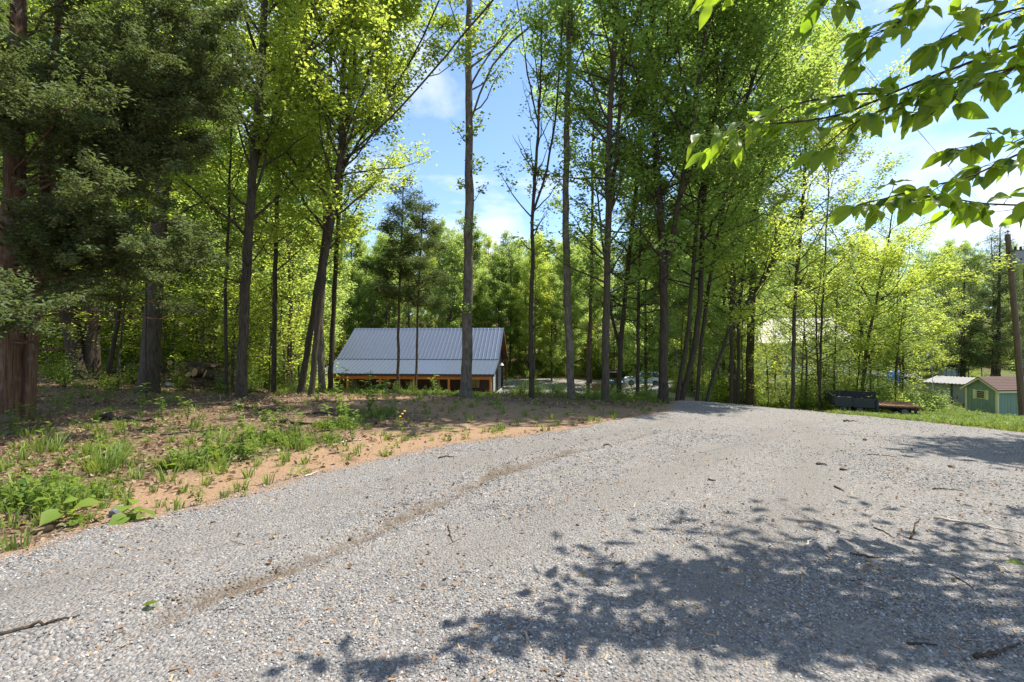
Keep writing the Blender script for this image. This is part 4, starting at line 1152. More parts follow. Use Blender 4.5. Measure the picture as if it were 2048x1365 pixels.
# ------------------------------------------------------------------ utility pole, wires, yard clutter
def utility_pole():
    b = px3(2046, 838, 24); b[2] = hg(b[0], b[1]) - 0.15
    top = px3(2016, 470, 24.0)
    o = thing('utility_pole', 'leaning wooden utility pole with grey box at the right edge', 'pole', tuple(b))
    M['pole_wood'] = m_wood('pole_wood', (0.09, 0.06, 0.042), (0.19, 0.135, 0.095))
    v = top - b
    s = np.linspace(0, 1, 9)
    P = v[None] * s[:, None] + np.stack([0.03 * np.sin(s * 4), 0 * s, 0 * s], -1)
    V, F = tubes(P[None], (0.145 - 0.04 * s)[None], 14)
    pm = npmesh('pole_shaft', V, F, smooth=True)
    put('pole_shaft', pm, M['pole_wood'], o)
    MB().cyl(tuple(v - np.array([0, 0, 0.001])), tuple(v + np.array([0, 0, 0.02])), 0.106, 0.09, 14).build('pole_cap', M['pole_wood'], o)
    q = px3(2024, 517, 24.0) - b
    bx = MB().box(q[0] - 0.27, q[0] + 0.27, -0.42, -0.16, q[2] - 0.3, q[2] + 0.3).build('transformer_box', m_plain('box_grey', (0.26, 0.27, 0.27), 0.6), o, bevel=0.02)
    MB().box(q[0] - 0.3, q[0] + 0.3, -0.45, -0.14, q[2] + 0.3, q[2] + 0.33).build('lid', M['rim'], bx)
    MB().cyl((q[0] + 0.0, -0.425, q[2] - 0.12), (q[0] + 0.0, -0.44, q[2] - 0.12), 0.05, n=12).build('knock_out', M['tr_black'], bx)
    arm = MB().bar((q[0] - 0.05, 0.14, q[2] + 0.42), (q[0] + 0.75, 0.2, q[2] + 0.32), 0.09, 0.09).build('cross_arm', M['pole_wood'], o)
    for k in (0.35, 0.62):
        MB().cyl((q[0] + k, 0.18, q[2] + 0.40), (q[0] + k, 0.18, q[2] + 0.62), 0.06, 0.045, 10).build('insulator', M['tr_black'], arm)
    MB().cyl(tuple(v + np.array([0, 0, 0.02])), tuple(v + np.array([0, 0, 0.16])), 0.02, n=8).build('pin', M['tr_black'], o)
    MB().cyl(tuple(v + np.array([0, 0, 0.14])), tuple(v + np.array([0, 0, 0.22])), 0.075, 0.02, 10).build('insulator', M['tr_black'], o)
    pt = b + v + np.array([0, 0, 0.2])
    for k, (dx, dz, lab) in enumerate(((0, 0, 'upper thin overhead wire running to the utility pole top'), (0.45, -0.6, 'lower thin overhead wire running to the utility pole arm'))):
        s = np.linspace(0, 1, 30)
        A = pt + np.array([dx, 0.15 * k, dz]); E = np.array([-12 + 1.2 * k, -5, 8.7 - 0.9 * k])
        P = A[None] * (1 - s)[:, None] + E[None] * s[:, None]
        P[:, 2] -= 1.0 * 4 * s * (1 - s) * 0.25
        V, F = tubes(P[None], np.full((1, 30), 0.004), 5)
        tag(put('overhead_wire', npmesh('wire', V, F), M['rim']), lab, 'wire', 'overhead wires')
utility_pole()

def yard_clutter():
    # flag on a thin staff
    b = px3(1868, 790, 33); b[2] = hg(b[0], b[1])
    t = px3(1862, 698, 33)
    o = thing('flag', 'small faded red and white flag on a thin pale staff', 'flag', tuple(b))
    v = t - b
    MB().cyl((0, 0, 0), tuple(v), 0.018, 0.012, 8).build('staff', m_plain('staff', (0.5, 0.5, 0.48), 0.5), o)
    tt = NT('flag_cloth')
    st = tt.node('TexWave', Scale=9.0, bands_direction='Z'); tt.l.new(tt.obj(), st.inputs['Vector'])
    fm = tt.done(tt.principled(tt.mix(tt.ramp(st.outputs['Fac'], [(0.45, 0.0), (0.55, 1.0)]), (0.45, 0.06, 0.06), (0.6, 0.55, 0.52)), 0.8, 0.1))
    n = 9
    s = np.linspace(0, 1, n)
    V = []
    for k in range(n):
        V += [(v[0] - 0.12 * s[k] - 0.02, v[1] + 0.05 * math.sin(6 * s[k]), v[2] - 0.1 - 0.38 * s[k]), (v[0] - 0.12 * s[k] - 0.02 - 0.26 * (1 - 0.35 * s[k]), v[1] + 0.08 * math.sin(6 * s[k] + 1), v[2] - 0.22 - 0.42 * s[k])]
    F = [(2 * k, 2 * k + 2, 2 * k + 3, 2 * k + 1) for k in range(n - 1)]
    put('cloth', npmesh('flag_cloth', np.array(V), np.array(F), smooth=True), fm, o)
    # blue tarp heap
    def heap(name, label, cat, px, py, d, w, h, mat, seed):
        c = px3(px, py, d)
        rng = np.random.default_rng(seed)
        nu, nv = 18, 9
        V, F = [], []
        for i in range(nv):
            for j in range(nu):
                a = 2 * PI * j / nu; e = PI / 2 * i / (nv - 1)
                rr = 1 + 0.25 * math.sin(3 * a + seed) + rng.normal(0, 0.07)
                V.append((w * rr * math.cos(a) * math.cos(e) ** 0.6, w * 0.7 * rr * math.sin(a) * math.cos(e) ** 0.6, h * math.sin(e) * (1 + rng.normal(0, 0.08)) - 0.05))
        for i in range(nv - 1):
            for j in range(nu):
                F.append((i * nu + j, i * nu + (j + 1) % nu, (i + 1) * nu + (j + 1) % nu, (i + 1) * nu + j))
        return tag(put(name, npmesh(name, np.array(V), np.array(F)), mat, None, (c[0], c[1], hg(c[0], c[1]))), label, cat)
    heap('tarp_heap', 'crumpled bright blue tarpaulin on the weedy slope', 'tarpaulin', 1787, 752, 46, 0.75, 1.1, m_plain('tarp_blue', (0.03, 0.13, 0.42), 0.5), 3)
    c = px3(1900, 752, 56)
    o = thing('water_tank', 'pale blue-grey stock tank in the field behind the sheds', 'tank', (c[0] - 0.3, c[1], hg(c[0], c[1])), R(8))
    TM = m_plain('tank_grey', (0.36, 0.45, 0.48), 0.5)
    MB().box(-1.2, 1.2, -0.5, 0.5, 0.05, 1.5).build('shell', TM, o, bevel=0.08)
    for x in (-0.7, 0, 0.7):
        MB().box(x - 0.05, x + 0.05, -0.54, -0.502, 0.1, 1.45).build('rib', TM, o)
    MB().box(-1.25, 1.25, -0.55, 0.55, 1.5, 1.58).build('rim', M['white_paint'], o, bevel=0.02)
    for i, (px, py, d, wd, lab) in enumerate(((1755, 752, 47, 1.8, 'pale sheet of metal lying on the slope left of the blue tarpaulin'), (1822, 750, 48, 1.3, 'pale sheet of metal lying on the slope right of the blue tarpaulin'))):
        c = px3(px, py, d)
        s = thing('metal_sheet', lab, 'metal sheet', (c[0], c[1], hg(c[0], c[1]) + 0.45), R(10 - 25 * i), 'metal sheets on the slope')
        s.rotation_euler = (R(14), R(4), R(10 - 25 * i))
        MB().box(-wd / 2, wd / 2, -0.8, 0.8, 0, 0.02).build('sheet', M['roof_tin'], s)
        rb = MB().box(-0.03, 0.03, -0.8, 0.8, 0.021, 0.05).mesh('corrugation'); rb.materials.append(M['roof_tin'])
        for k in range(int(wd / 0.2)):
            put('corrugation', rb, None, s, (-wd / 2 + 0.1 + k * 0.2, 0, 0))
        MB().box(-wd / 2 + 0.1, wd / 2 - 0.1, -0.1, 0.1, -0.75, -0.002).build('prop', M['trim_dark'], s)
yard_clutter()

# ------------------------------------------------------------------ trees
def stem_tube(path, r0, r1, sides, rng, flare=0.5, flute=0.0, n=None, taper=0.9):
    """path (k,3) local; returns resampled points, radii, (V,F)"""
    P = np.asarray(path, float)
    ln = np.linalg.norm(np.diff(P, axis=0), axis=1).sum()
    n = n or max(8, int(ln / 0.45))
    Q = resample(P, n)
    # more rings near the base for the root flare
    if flare:
        zb = Q[0] + (Q[1] - Q[0]) * np.array([0, 0.12, 0.28, 0.55])[:, None]
        Q = np.concatenate([zb, Q[1:]])
    d = np.concatenate([[0], np.cumsum(np.linalg.norm(np.diff(Q, axis=0), axis=1))])
    t = d / d[-1]
    wob = rng.normal(0, 0.012, Q.shape) * (t > 0.03)[:, None]; wob[:, 2] = 0
    Q = Q + wob
    r = r0 * (1 - t) ** taper + r1 * (1 - (1 - t) ** taper)
    r = r * (1 + flare * np.exp(-d / (1.1 * r0 + 0.05)))
    r = r * (1 + rng.normal(0, 0.025, len(r)))
    a = np.arange(sides) * 2 * PI / sides
    ph = rng.random(4) * 6.28
    fl = 1 + (flute * (np.sin(3 * a + ph[0]) * 0.6 + np.sin(5 * a + ph[1]) * 0.4))[None, :] * np.ones((len(Q), 1))
    fl = fl + (0.22 * flare * np.exp(-d / (1.2 * r0 + 0.05)))[:, None] * np.sin(5 * a + ph[2])[None, :]
    fl = fl + rng.normal(0, 0.025, fl.shape)
    V, F = tubes(Q[None], r[None], sides, fl[None])
    return Q, r, (V, F)

LM = 3.2
def grow(rng, Q, r, z0, z1, n, Lmax, el=(0.3, 1.1), shape='oval', bend=0.25, sub=0.42, sublen=0.5, lpc=6, leaf=0.11, lw=0.55, jit=0.16,
         tilt=0.6, az=None, bare=0.0, subspread=0.9, K=7, limb_r=0.42, minL=0.5, leafy_from=0.2, off=None):
    """limbs off a stem (points Q, radii r) between heights z0..z1; returns tube parts, leaf verts, leaf faces, leaf value"""
    parts = []
    z = Q[:, 2]
    u = (np.arange(n) + rng.random(n)) / n
    hz = z0 + (z1 - z0) * u
    S = np.stack([np.interp(hz, z, Q[:, i]) for i in range(3)], -1)
    sr = np.interp(hz, z, r)
    if shape == 'oval': prof = 0.45 + 0.6 * np.sin(PI * np.clip(u * 0.85 + 0.08, 0, 1))
    elif shape == 'cone': prof = 1.05 - 0.85 * u
    elif shape == 'top': prof = 0.5 + 0.6 * u ** 0.7
    elif shape == 'umbrella': prof = 0.75 + 0.35 * rng.random(n)
    else: prof = np.ones(n)
    L = np.maximum(minL, Lmax * prof * (0.7 + 0.5 * rng.random(n)))
    A = (np.arange(n) * 2.399 + rng.random() * 6.28 + rng.normal(0, 0.35, n))
    if az is not None:
        A = az[0] + (rng.random(n) - 0.5) * 2 * az[1]
    E = el[0] + (el[1] - el[0]) * u + rng.normal(0, 0.14, n)
    D = np.stack([np.cos(A) * np.cos(E), np.sin(A) * np.cos(E), np.sin(E)], -1)
    s = np.linspace(0, 1, K)
    P = S[:, None, :] + D[:, None, :] * (L[:, None] * s)[..., None]
    P[:, :, 2] += bend * L[:, None] * s[None, :] ** 2
    wob = np.cumsum(rng.normal(0, 1, (n, K, 3)), 1) * (0.022 * L)[:, None, None]
    wob -= wob[:, :1]
    P = P + wob
    R0 = np.minimum(sr * limb_r, 0.008 + 0.0125 * L)
    RR = R0[:, None] * (1 - s[None, :]) ** 0.8 + 0.004
    parts.append(tubes(P, RR, 5))
    # side branches
    m = np.maximum(2, (L / sub).astype(int))
    li = np.repeat(np.arange(n), m); B = len(li)
    ss = leafy_from + (1 - leafy_from) * rng.random(B) ** 0.8
    f = ss * (K - 1); k0 = np.minimum(f.astype(int), K - 2); ft = (f - k0)[:, None]
    base = P[li, k0] * (1 - ft) + P[li, k0 + 1] * ft
    tan = unit(P[li, k0 + 1] - P[li, k0])
    ta = np.arctan2(tan[:, 1], tan[:, 0]) + np.where(rng.random(B) < 0.5, 1, -1) * (0.35 + subspread * rng.random(B))
    te = np.arcsin(np.clip(tan[:, 2], -1, 1)) * 0.6 + rng.normal(0, 0.3, B)
    sd_ = np.stack([np.cos(ta) * np.cos(te), np.sin(ta) * np.cos(te), np.sin(te)], -1)
    sl = np.maximum(0.25, sublen * L[li] * (1.05 - 0.75 * ss) * (0.6 + 0.7 * rng.random(B)))
    k2 = 4; q = np.linspace(0, 1, k2)
    SP = base[:, None, :] + sd_[:, None, :] * (sl[:, None] * q)[..., None]
    SP[:, :, 2] += 0.12 * sl[:, None] * q ** 2
    SP[:, 1:] += rng.normal(0, 0.03, (B, k2 - 1, 3))
    SR = (0.003 + 0.0045 * np.minimum(sl, 1.5))[:, None] * (1 - 0.75 * q)[None, :]
    parts.append(tubes(SP, SR, 3))
    # leaves
    leafy = rng.random(n)[li] >= bare
    SP, sl, li2 = SP[leafy], sl[leafy], li[leafy]
    V = np.zeros((0, 3)); F = np.zeros((0, 4), int); lv = np.zeros(0)
    if len(SP) and lpc:
        c = np.maximum(2, (sl / 0.16 * lpc * LM).astype(int))
        j = np.repeat(np.arange(len(SP)), c); N = len(j)
        t = 0.15 + 0.9 * rng.random(N)
        f = np.clip(t, 0, 1) * (k2 - 1); k0 = np.minimum(f.astype(int), k2 - 2); ft = (f - k0)[:, None]
        C = SP[j, k0] * (1 - ft) + SP[j, k0 + 1] * ft
        C = C + rng.normal(0, jit, (N, 3)) * np.array([1, 1, 0.75])
        if off is not None:
            w = C + off
            hid = (682.5 - (w[:, 2] - EYE) / np.maximum(w[:, 1], 1) * FPX < -90) | (np.abs(w[:, 0] / np.maximum(w[:, 1], 1)) > 1.2)
            kp = ~hid | (rng.random(N) < 0.22)
            C, j, hid = C[kp], j[kp], hid[kp]; N = len(j)
            leaf = np.where(hid, leaf * 1.9, leaf)
        V, F = leaf_quads(rng, C, leaf, lw, tilt)
        lv = np.clip(0.5 + rng.normal(0, 0.2, N) + rng.normal(0, 0.14, n)[li2][j] + rng.normal(0, 0.1, len(SP))[j], 0, 1)
    return parts, V, F, lv

def build_tree(name, label, cat, base, trunk_parts, crowns, bark, leafmat, group=None, crown_name='crown'):
    o = thing(name, label, cat, tuple(base), 0, group)
    V, F = merge(trunk_parts)
    put('trunk', npmesh('trunk', V, F, smooth=True), M[bark], o)
    if crowns:
        Vs, Fs, n = [], [], 0
        for v, f, l in crowns:
            Vs.append(v); Fs.append(f + n); n += len(v)
        put(crown_name, npmesh('crown', np.concatenate(Vs), np.concatenate(Fs), fattr={'lv': np.concatenate([c[2] for c in crowns])}), M[leafmat], o)
    return o

_treeseed = [100]
def hero(name, label, cat, path, wpx, H, limbs, bark='bark_oak', leafmat='leaf_oak', depth=None, forks=(), sides=14, flare=0.45, r1=0.05, flute=0.03, group=None):
    """path: pixels from base up; wpx trunk width in pixels above the root flare; forks: (index on path, pixel path)"""
    _treeseed[0] += 1
    rng = np.random.default_rng(_treeseed[0])
    if depth is None:
        b = ground(*path[0]); depth = b[1]
    else:
        x = (path[0][0] - 1024) / FPX * depth
        b = np.array([x, depth, hg(x, depth)])
    b = b - np.array([0, 0, 0.06])
    def world(pp, dd=0.0):
        out = []
        for i, p in enumerate(pp):
            d = depth + dd * i
            out.append(px3(p[0], p[1], d) - b)
        return out
    P = world(path); P[0] = np.zeros(3)
    top = P[-1]
    if top[2] < H:
        drv = unit((P[-1] - P[-2])[None])[0]; drv[:2] *= 0.5; drv = drv / drv[2]
        P.append(top + drv * (H - top[2]) * 0.5); P.append(top + drv * (H - top[2]))
    r0 = wpx * (0.97 if bark == 'bark_poplar' else 0.8) / FPX * depth / 2
    Q, r, tv = stem_tube(P, r0, r1, sides, rng, flare, flute)
    parts = [tv]; stems = [(Q, r)]
    for k, fp, *ff in forks:
        s = world(fp, rng.normal(0, 0.25))
        s[0] = P[k] if k is not None else s[0]
        fr = float(np.interp(s[0][2], Q[:, 2], r)) * (ff[0] if ff else 0.72)
        s = list(s)
        drv = unit((s[-1] - s[-2])[None])[0]
        hh = min(H, s[-1][2] + 3.5)
        if s[-1][2] < hh and drv[2] > 0.3:
            s.append(s[-1] + drv / drv[2] * (hh - s[-1][2]))
        q2, r2, tv2 = stem_tube(s, fr, 0.02, 9, rng, 0, 0.02)
        parts.append(tv2); stems.append((q2, r2))
    crowns = []
    for kw in limbs:
        kw = dict(kw); si = kw.pop('stem', 0)
        z0, z1 = kw.pop('z')
        Qs, rs = stems[si]
        z1 = min(z1, Qs[-1, 2] - 0.1)
        z0 = max(z0, Qs[0, 2] + 0.05)
        if z1 <= z0: continue
        pt, V, F, lv = grow(rng, Qs, rs, z0, z1, off=b, **kw)
        parts += pt
        if len(V): crowns.append((V, F, lv))
    return build_tree(name, label, cat, b, parts, crowns, bark, leafmat, group)

# --- left: big cedar
def cedar_big():
    rng = np.random.default_rng(501)
    b = ground(6, 842) - np.array([0, 0, 0.08])
    parts, crowns = [], []
    tops = []
    for (ox, oy, r0, lean, H) in ((-0.26, 0.1, 0.24, (-0.05, 0.0), 13), (0.06, 0.0, 0.21, (0.03, 0.0), 14.5), (0.2, 0.25, 0.13, (0.05, 0.03), 10)):
        P = [(ox, oy, 0), (ox + lean[0] * 1.2, oy, 1.2), (ox + lean[0] * 4, oy + lean[1] * 4, 4), (ox + lean[0] * 8, oy + lean[1] * 8, 8), (ox + lean[0] * H, oy + lean[1] * H, H)]
        Q, r, tv = stem_tube(P, r0, 0.03, 26, rng, 0.35, 0.13)
        parts.append(tv); tops.append((Q, r))
    kw = dict(bend=-0.04, sub=0.15, sublen=0.30, leaf=0.085, lw=0.34, jit=0.062, tilt=1.0, K=9, limb_r=0.16, subspread=0.7)
    for (Q, r), (z0, z1), n, L, az, lp in ((tops[1], (2.3, 5.0), 17, 4.3, (-0.15, 0.95), 15), (tops[1], (4.6, 9.5), 26, 4.0, (-0.25, 1.2), 13), (tops[1], (9, 14), 16, 2.4, None, 6),
                                       (tops[0], (2.6, 8.5), 20, 2.6, (-1.2, 1.5), 10), (tops[0], (2.8, 12), 18, 2.8, None, 5), (tops[2], (2.7, 9.8), 20, 3.0, (0.7, 1.0), 9)):
        p, V, F, lv = grow(rng, Q, r, z0, z1, n, L, (0.12, 0.55), 'cone' if z0 > 8 else 'flat', az=az, lpc=lp, bare=0.06, off=b, **kw)
        parts += p; crowns.append((V, F, lv))
    # dead bare lower limbs
    p, V, F, lv = grow(rng, *tops[1], 1.6, 4.2, 14, 2.6, (-0.05, 0.3), 'flat', az=(-0.2, 1.3), lpc=0, sub=0.3, sublen=0.35, bend=-0.02, K=9, limb_r=0.12)
    parts += p
    build_tree('cedar_tree', 'big old cedar with shaggy red-brown fluted trunk at the left edge', 'cedar', b, parts, crowns, 'bark_cedar', 'leaf_cedar')
cedar_big()

def lim(z0, z1, n, L, **k):
    d = dict(z=(z0, z1), n=n, Lmax=L); d.update(k); return d

OAK = dict(leaf=0.13, lw=0.62, lpc=5, jit=0.17)
POP = dict(leaf=0.12, lw=0.7, lpc=4.6, jit=0.16)

# --- left group
hero('oak_tree', 'dark thick oak trunk beside a second oak, behind the big cedar', 'oak tree', [(160, 757), (150, 690), (132, 600), (118, 480), (100, 300)], 40, 20, [lim(7, 16, 20, 4.2, **OAK)], 'bark_dark', 'leaf_oak', depth=20, flute=0.06)
hero('oak_tree', 'dark oak leaning right out of the same foot as its twin', 'oak tree', [(184, 757), (184, 690), (182, 600), (190, 480), (196, 300)], 34, 21, [lim(8, 16, 20, 4.2, **OAK)], 'bark_dark', 'leaf_oak', depth=20.3, flute=0.06)
hero('oak_tree', 'stout upright oak with furrowed bark in front of the log heap', 'oak tree', [(296, 784), (302, 700), (308, 620), (316, 500), (330, 300), (350, 0)], 42, 22, [lim(6, 17, 26, 4.6, **OAK)], 'bark_oak', 'leaf_oak', depth=17.5, flute=0.05)
hero('young_tree', 'slim crooked young tree between the twin oaks and the stout oak', 'tree', [(208, 770), (218, 735), (230, 680), (240, 600), (250, 480)], 12, 10, [lim(3.5, 9.5, 14, 2.2, **OAK)], 'bark_dark', 'leaf_bright', depth=18.5, r1=0.015)
hero('young_tree', 'thin grey sapling stem just left of the stout oak', 'tree', [(234, 770), (238, 720), (246, 640), (258, 540)], 6, 8, [lim(2.5, 7.5, 12, 1.8, **OAK)], 'bark_oak', 'leaf_bright', depth=18, r1=0.01, sides=8)
hero('young_tree', 'pencil-thin dark stem standing right in front of the stout oak', 'tree', [(294, 805), (292, 720), (291, 640), (293, 560)], 4.5, 7, [lim(3.5, 6.8, 8, 1.4, **OAK)], 'bark_dark', 'leaf_oak', depth=13.5, r1=0.008, sides=7)
hero('young_tree', 'straight thin dark trunk left of the leaning forked oak', 'tree', [(454, 787), (451, 700), (450, 600), (455, 480), (462, 300)], 9, 12, [lim(4.5, 11.5, 16, 2.4, **OAK)], 'bark_dark', 'leaf_bright', depth=15.5, r1=0.012)
hero('oak_tree', 'tall oak leaning slightly right, nearest trunk right of the cedar', 'oak tree', [(482, 797), (484, 720), (488, 620), (495, 500), (505, 350), (520, 180), (530, 0)], 25, 19,
     [lim(3.2, 7.5, 10, 3.0, **OAK), lim(6.5, 16, 28, 4.0, **OAK), lim(7, 12, 10, 3.6, stem=1, **OAK)], 'bark_oak', 'leaf_bright', forks=[(4, [(505, 350), (560, 200), (640, 60), (690, -60)], 0.45)])
hero('oak_tree', 'slender straight oak behind the leaning forked oak', 'oak tree', [(547, 775), (548, 700), (550, 600), (552, 450), (560, 250)], 12, 17, [lim(4.5, 16, 26, 3.2, **OAK)], 'bark_dark', 'leaf_bright', depth=18.5)
hero('oak_tree', 'dark oak that leans right and crosses its neighbour by the barn', 'oak tree', [(600, 781), (612, 720), (625, 640), (640, 540), (658, 430), (670, 370), (690, 280), (705, 180)], 16, 17,
     [lim(5.0, 16.5, 28, 3.6, **OAK), lim(6, 14, 12, 3.2, stem=1, **OAK)], 'bark_dark', 'leaf_oak', depth=16.5, forks=[(5, [(670, 370), (700, 310), (760, 220), (830, 110), (870, 20)], 0.42)])
hero('oak_tree', 'oak with bare dead twigs reaching right into the blue sky', 'oak tree', [(622, 794), (630, 720), (636, 640), (650, 520), (668, 420), (680, 330), (684, 200), (690, 0)], 15, 18,
     [lim(4.5, 8.0, 8, 2.8, **OAK), lim(7.5, 17.5, 30, 3.4, **OAK), lim(7.5, 11, 9, 2.6, stem=1, bare=0.45, **OAK), lim(7, 12, 10, 2.6, stem=2, bare=0.3, **OAK)], 'bark_oak', 'leaf_bright',
     forks=[(5, [(680, 330), (720, 290), (790, 230), (850, 160)], 0.35), (5, [(680, 330), (715, 230), (745, 120), (760, 0)], 0.5)])
hero('beech_tree', 'pale smooth grey trunk close behind the leaning oaks', 'tree', [(645, 778), (642, 720), (640, 640), (648, 520)], 14, 16, [lim(5, 15.5, 22, 3.0, **OAK)], 'bark_poplar', 'leaf_bright', depth=19)
hero('oak_tree', 'oak standing just left of the barn roof corner', 'oak tree', [(661, 771), (663, 700), (668, 600), (676, 450), (688, 300), (700, 150)], 13, 17, [lim(5.5, 16.5, 28, 3.3, **OAK)], 'bark_dark', 'leaf_oak', depth=19.5)

# --- pair of pines in front of the barn
PINE = dict(leaf=0.17, lw=0.16, lpc=22, jit=0.13, tilt=1.4, sub=0.2, sublen=0.4, bend=0.1)
hero('pine_tree', 'thin pine in front of the barn roof, left of the pair', 'pine', [(797, 781), (796, 700), (798, 600), (802, 500), (806, 420)], 7.5, 8.6, [lim(3.9, 8.4, 26, 1.7, el=(0.0, 0.7), shape='cone', **PINE)], 'bark_pine', 'leaf_pine', depth=19.5, r1=0.02, flare=0.2, sides=10)
hero('pine_tree', 'thin pine in front of the barn roof, right of the pair', 'pine', [(832, 783), (834, 700), (836, 600), (841, 500), (846, 440)], 6.5, 7.6, [lim(3.6, 7.4, 24, 1.6, el=(0.0, 0.7), shape='cone', **PINE)], 'bark_pine', 'leaf_pine', depth=19.2, r1=0.02, flare=0.2, sides=10)

# --- centre and right row
SPARSE = dict(leaf=0.11, lw=0.72, lpc=3, jit=0.2)
hero('poplar_tree', 'tall straight poplar with grey bark standing before the barn gable', 'poplar', [(931, 796), (934, 700), (936, 560), (938, 420), (938, 250), (937, 100), (938, -40)], 23, 17,
     [lim(2.6, 8.6, 12, 0.75, el=(0.2, 0.5), shape='flat', leaf=0.11, lw=0.75, lpc=5, jit=0.12, minL=0.35, limb_r=0.12), lim(8.3, 12.6, 9, 2.0, az=(0.2, 1.6), el=(0.5, 0.9), limb_r=0.3, bare=0.25, leaf=0.10, lw=0.7, lpc=4, jit=0.14), lim(12.5, 16.5, 10, 2.2, **SPARSE)],
     'bark_poplar', 'leaf_poplar', flare=0.5, sides=20, forks=[(4, [(940, 170), (985, 120), (1040, 70), (1090, 30)], 0.28)])
hero('slender_tree', 'slender dark tree with fine forked twigs against the sky', 'tree', [(1063, 797), (1062, 700), (1063, 560), (1065, 430), (1071, 330), (1078, 250), (1082, 130)], 13, 13.5,
     [lim(7.2, 13, 16, 1.9, el=(0.8, 1.2), leaf=0.09, lw=0.7, lpc=2, jit=0.1, bare=0.35), lim(4.5, 7.5, 9, 1.4, leaf=0.10, lw=0.7, lpc=4, jit=0.12), lim(6.5, 12, 8, 1.3, stem=1, el=(0.8, 1.2), leaf=0.09, lpc=2, bare=0.4)],
     'bark_dark', 'leaf_poplar', flare=0.3, r1=0.012, forks=[(3, [(1065, 440), (1092, 350), (1108, 270), (1115, 180)]), (5, [(1078, 250), (1062, 190), (1050, 110)])])
hero('poplar_tree', 'pale grey straight poplar, second tall bare trunk right of the barn', 'poplar', [(1143, 799), (1139, 700), (1133, 560), (1131, 420), (1134, 250), (1139, 80), (1143, -40)], 16.5, 17,
     [lim(8.8, 12.8, 12, 1.6, el=(0.5, 0.9), leaf=0.10, lw=0.7, lpc=3, jit=0.14), lim(12, 16.5, 11, 2.2, **SPARSE)], 'bark_poplar', 'leaf_poplar', flare=0.3, sides=18)
hero('slender_tree', 'thin straight brown trunk between pale poplar and dark maple', 'tree', [(1176, 786), (1178, 700), (1182, 600), (1184, 450), (1186, 300)], 10, 15, [lim(6, 14.5, 22, 2.4, **POP)], 'bark_pine', 'leaf_poplar', depth=19, r1=0.02)
hero('maple_tree', 'mottled trunk with leafy crown, right of the pale poplar', 'maple', [(1210, 804), (1211, 720), (1213, 600), (1216, 450), (1215, 330), (1222, 200), (1235, 0)], 19, 15.5,
     [lim(3.2, 7, 13, 2.2, **POP), lim(6.2, 15.2, 30, 3.2, **POP), lim(7, 12, 14, 2.4, stem=1, **POP)], 'bark_oak', 'leaf_poplar', forks=[(3, [(1216, 440), (1228, 360), (1238, 240), (1245, 120)])])
hero('maple_tree', 'dark trunk forking low into a V beside the mottled trunk', 'maple', [(1238, 798), (1240, 740), (1240, 700), (1248, 620), (1262, 480), (1280, 300), (1300, 100)], 12, 14.5,
     [lim(3.2, 14.2, 32, 2.9, **POP)], 'bark_dark', 'leaf_poplar', forks=[(2, [(1239, 706), (1228, 660), (1218, 590), (1205, 480)])])
hero('cedar_tree', 'young cedar with thin upright trunk among the dark maples', 'cedar', [(1275, 792), (1276, 700), (1277, 600), (1280, 500), (1283, 420)], 10, 8.2,
     [lim(2.9, 8, 34, 1.9, el=(0.0, 0.6), shape='cone', leaf=0.09, lw=0.28, lpc=12, jit=0.1, tilt=1.0, sub=0.25, sublen=0.35)], 'bark_dark', 'leaf_cedar', r1=0.02, depth=17.5)
hero('maple_tree', 'thickest dark trunk of the right row, forking at mid height', 'maple', [(1326, 807), (1327, 720), (1328, 620), (1328, 545), (1322, 450), (1312, 300), (1305, 100)], 24, 15.5,
     [lim(3.5, 7.5, 13, 2.6, **POP), lim(6.5, 15.2, 30, 3.4, **POP), lim(6, 15, 26, 3.0, stem=1, **POP)], 'bark_dark', 'leaf_poplar', sides=18, forks=[(3, [(1328, 550), (1345, 480), (1362, 380), (1385, 240), (1410, 80)])])
hero('maple_tree', 'dark trunk sweeping right, left of a crossing pair', 'maple', [(1353, 803), (1362, 740), (1378, 660), (1385, 560), (1395, 420), (1425, 260), (1460, 80)], 10, 18, [lim(3.8, 15, 32, 3.6, **POP)], 'bark_dark', 'leaf_poplar', depth=16)
hero('maple_tree', 'bowed dark trunk, right one of the crossing pair', 'maple', [(1360, 802), (1374, 760), (1390, 690), (1401, 610), (1404, 480), (1410, 350), (1440, 180), (1490, 0)], 14, 18, [lim(4.0, 15, 32, 3.7, **POP)], 'bark_dark', 'leaf_poplar', depth=16.3)
hero('maple_tree', 'thin trunk leaning right just past the crossing pair', 'maple', [(1393, 803), (1402, 700), (1410, 610), (1428, 520), (1445, 400), (1480, 250), (1530, 80)], 9, 16, [lim(3.4, 14, 30, 3.5, **POP)], 'bark_dark', 'leaf_poplar', depth=16.8)
hero('maple_tree', 'steeply leaning grey trunk at the bend of the gravel drive', 'maple', [(1412, 806), (1425, 755), (1440, 710), (1462, 650), (1490, 608), (1520, 575)], 8.5, 5.5, [lim(1.9, 5.3, 16, 2.4, leaf=0.11, lw=0.65, lpc=5, jit=0.17)], 'bark_dark', 'leaf_bright', depth=16.5)

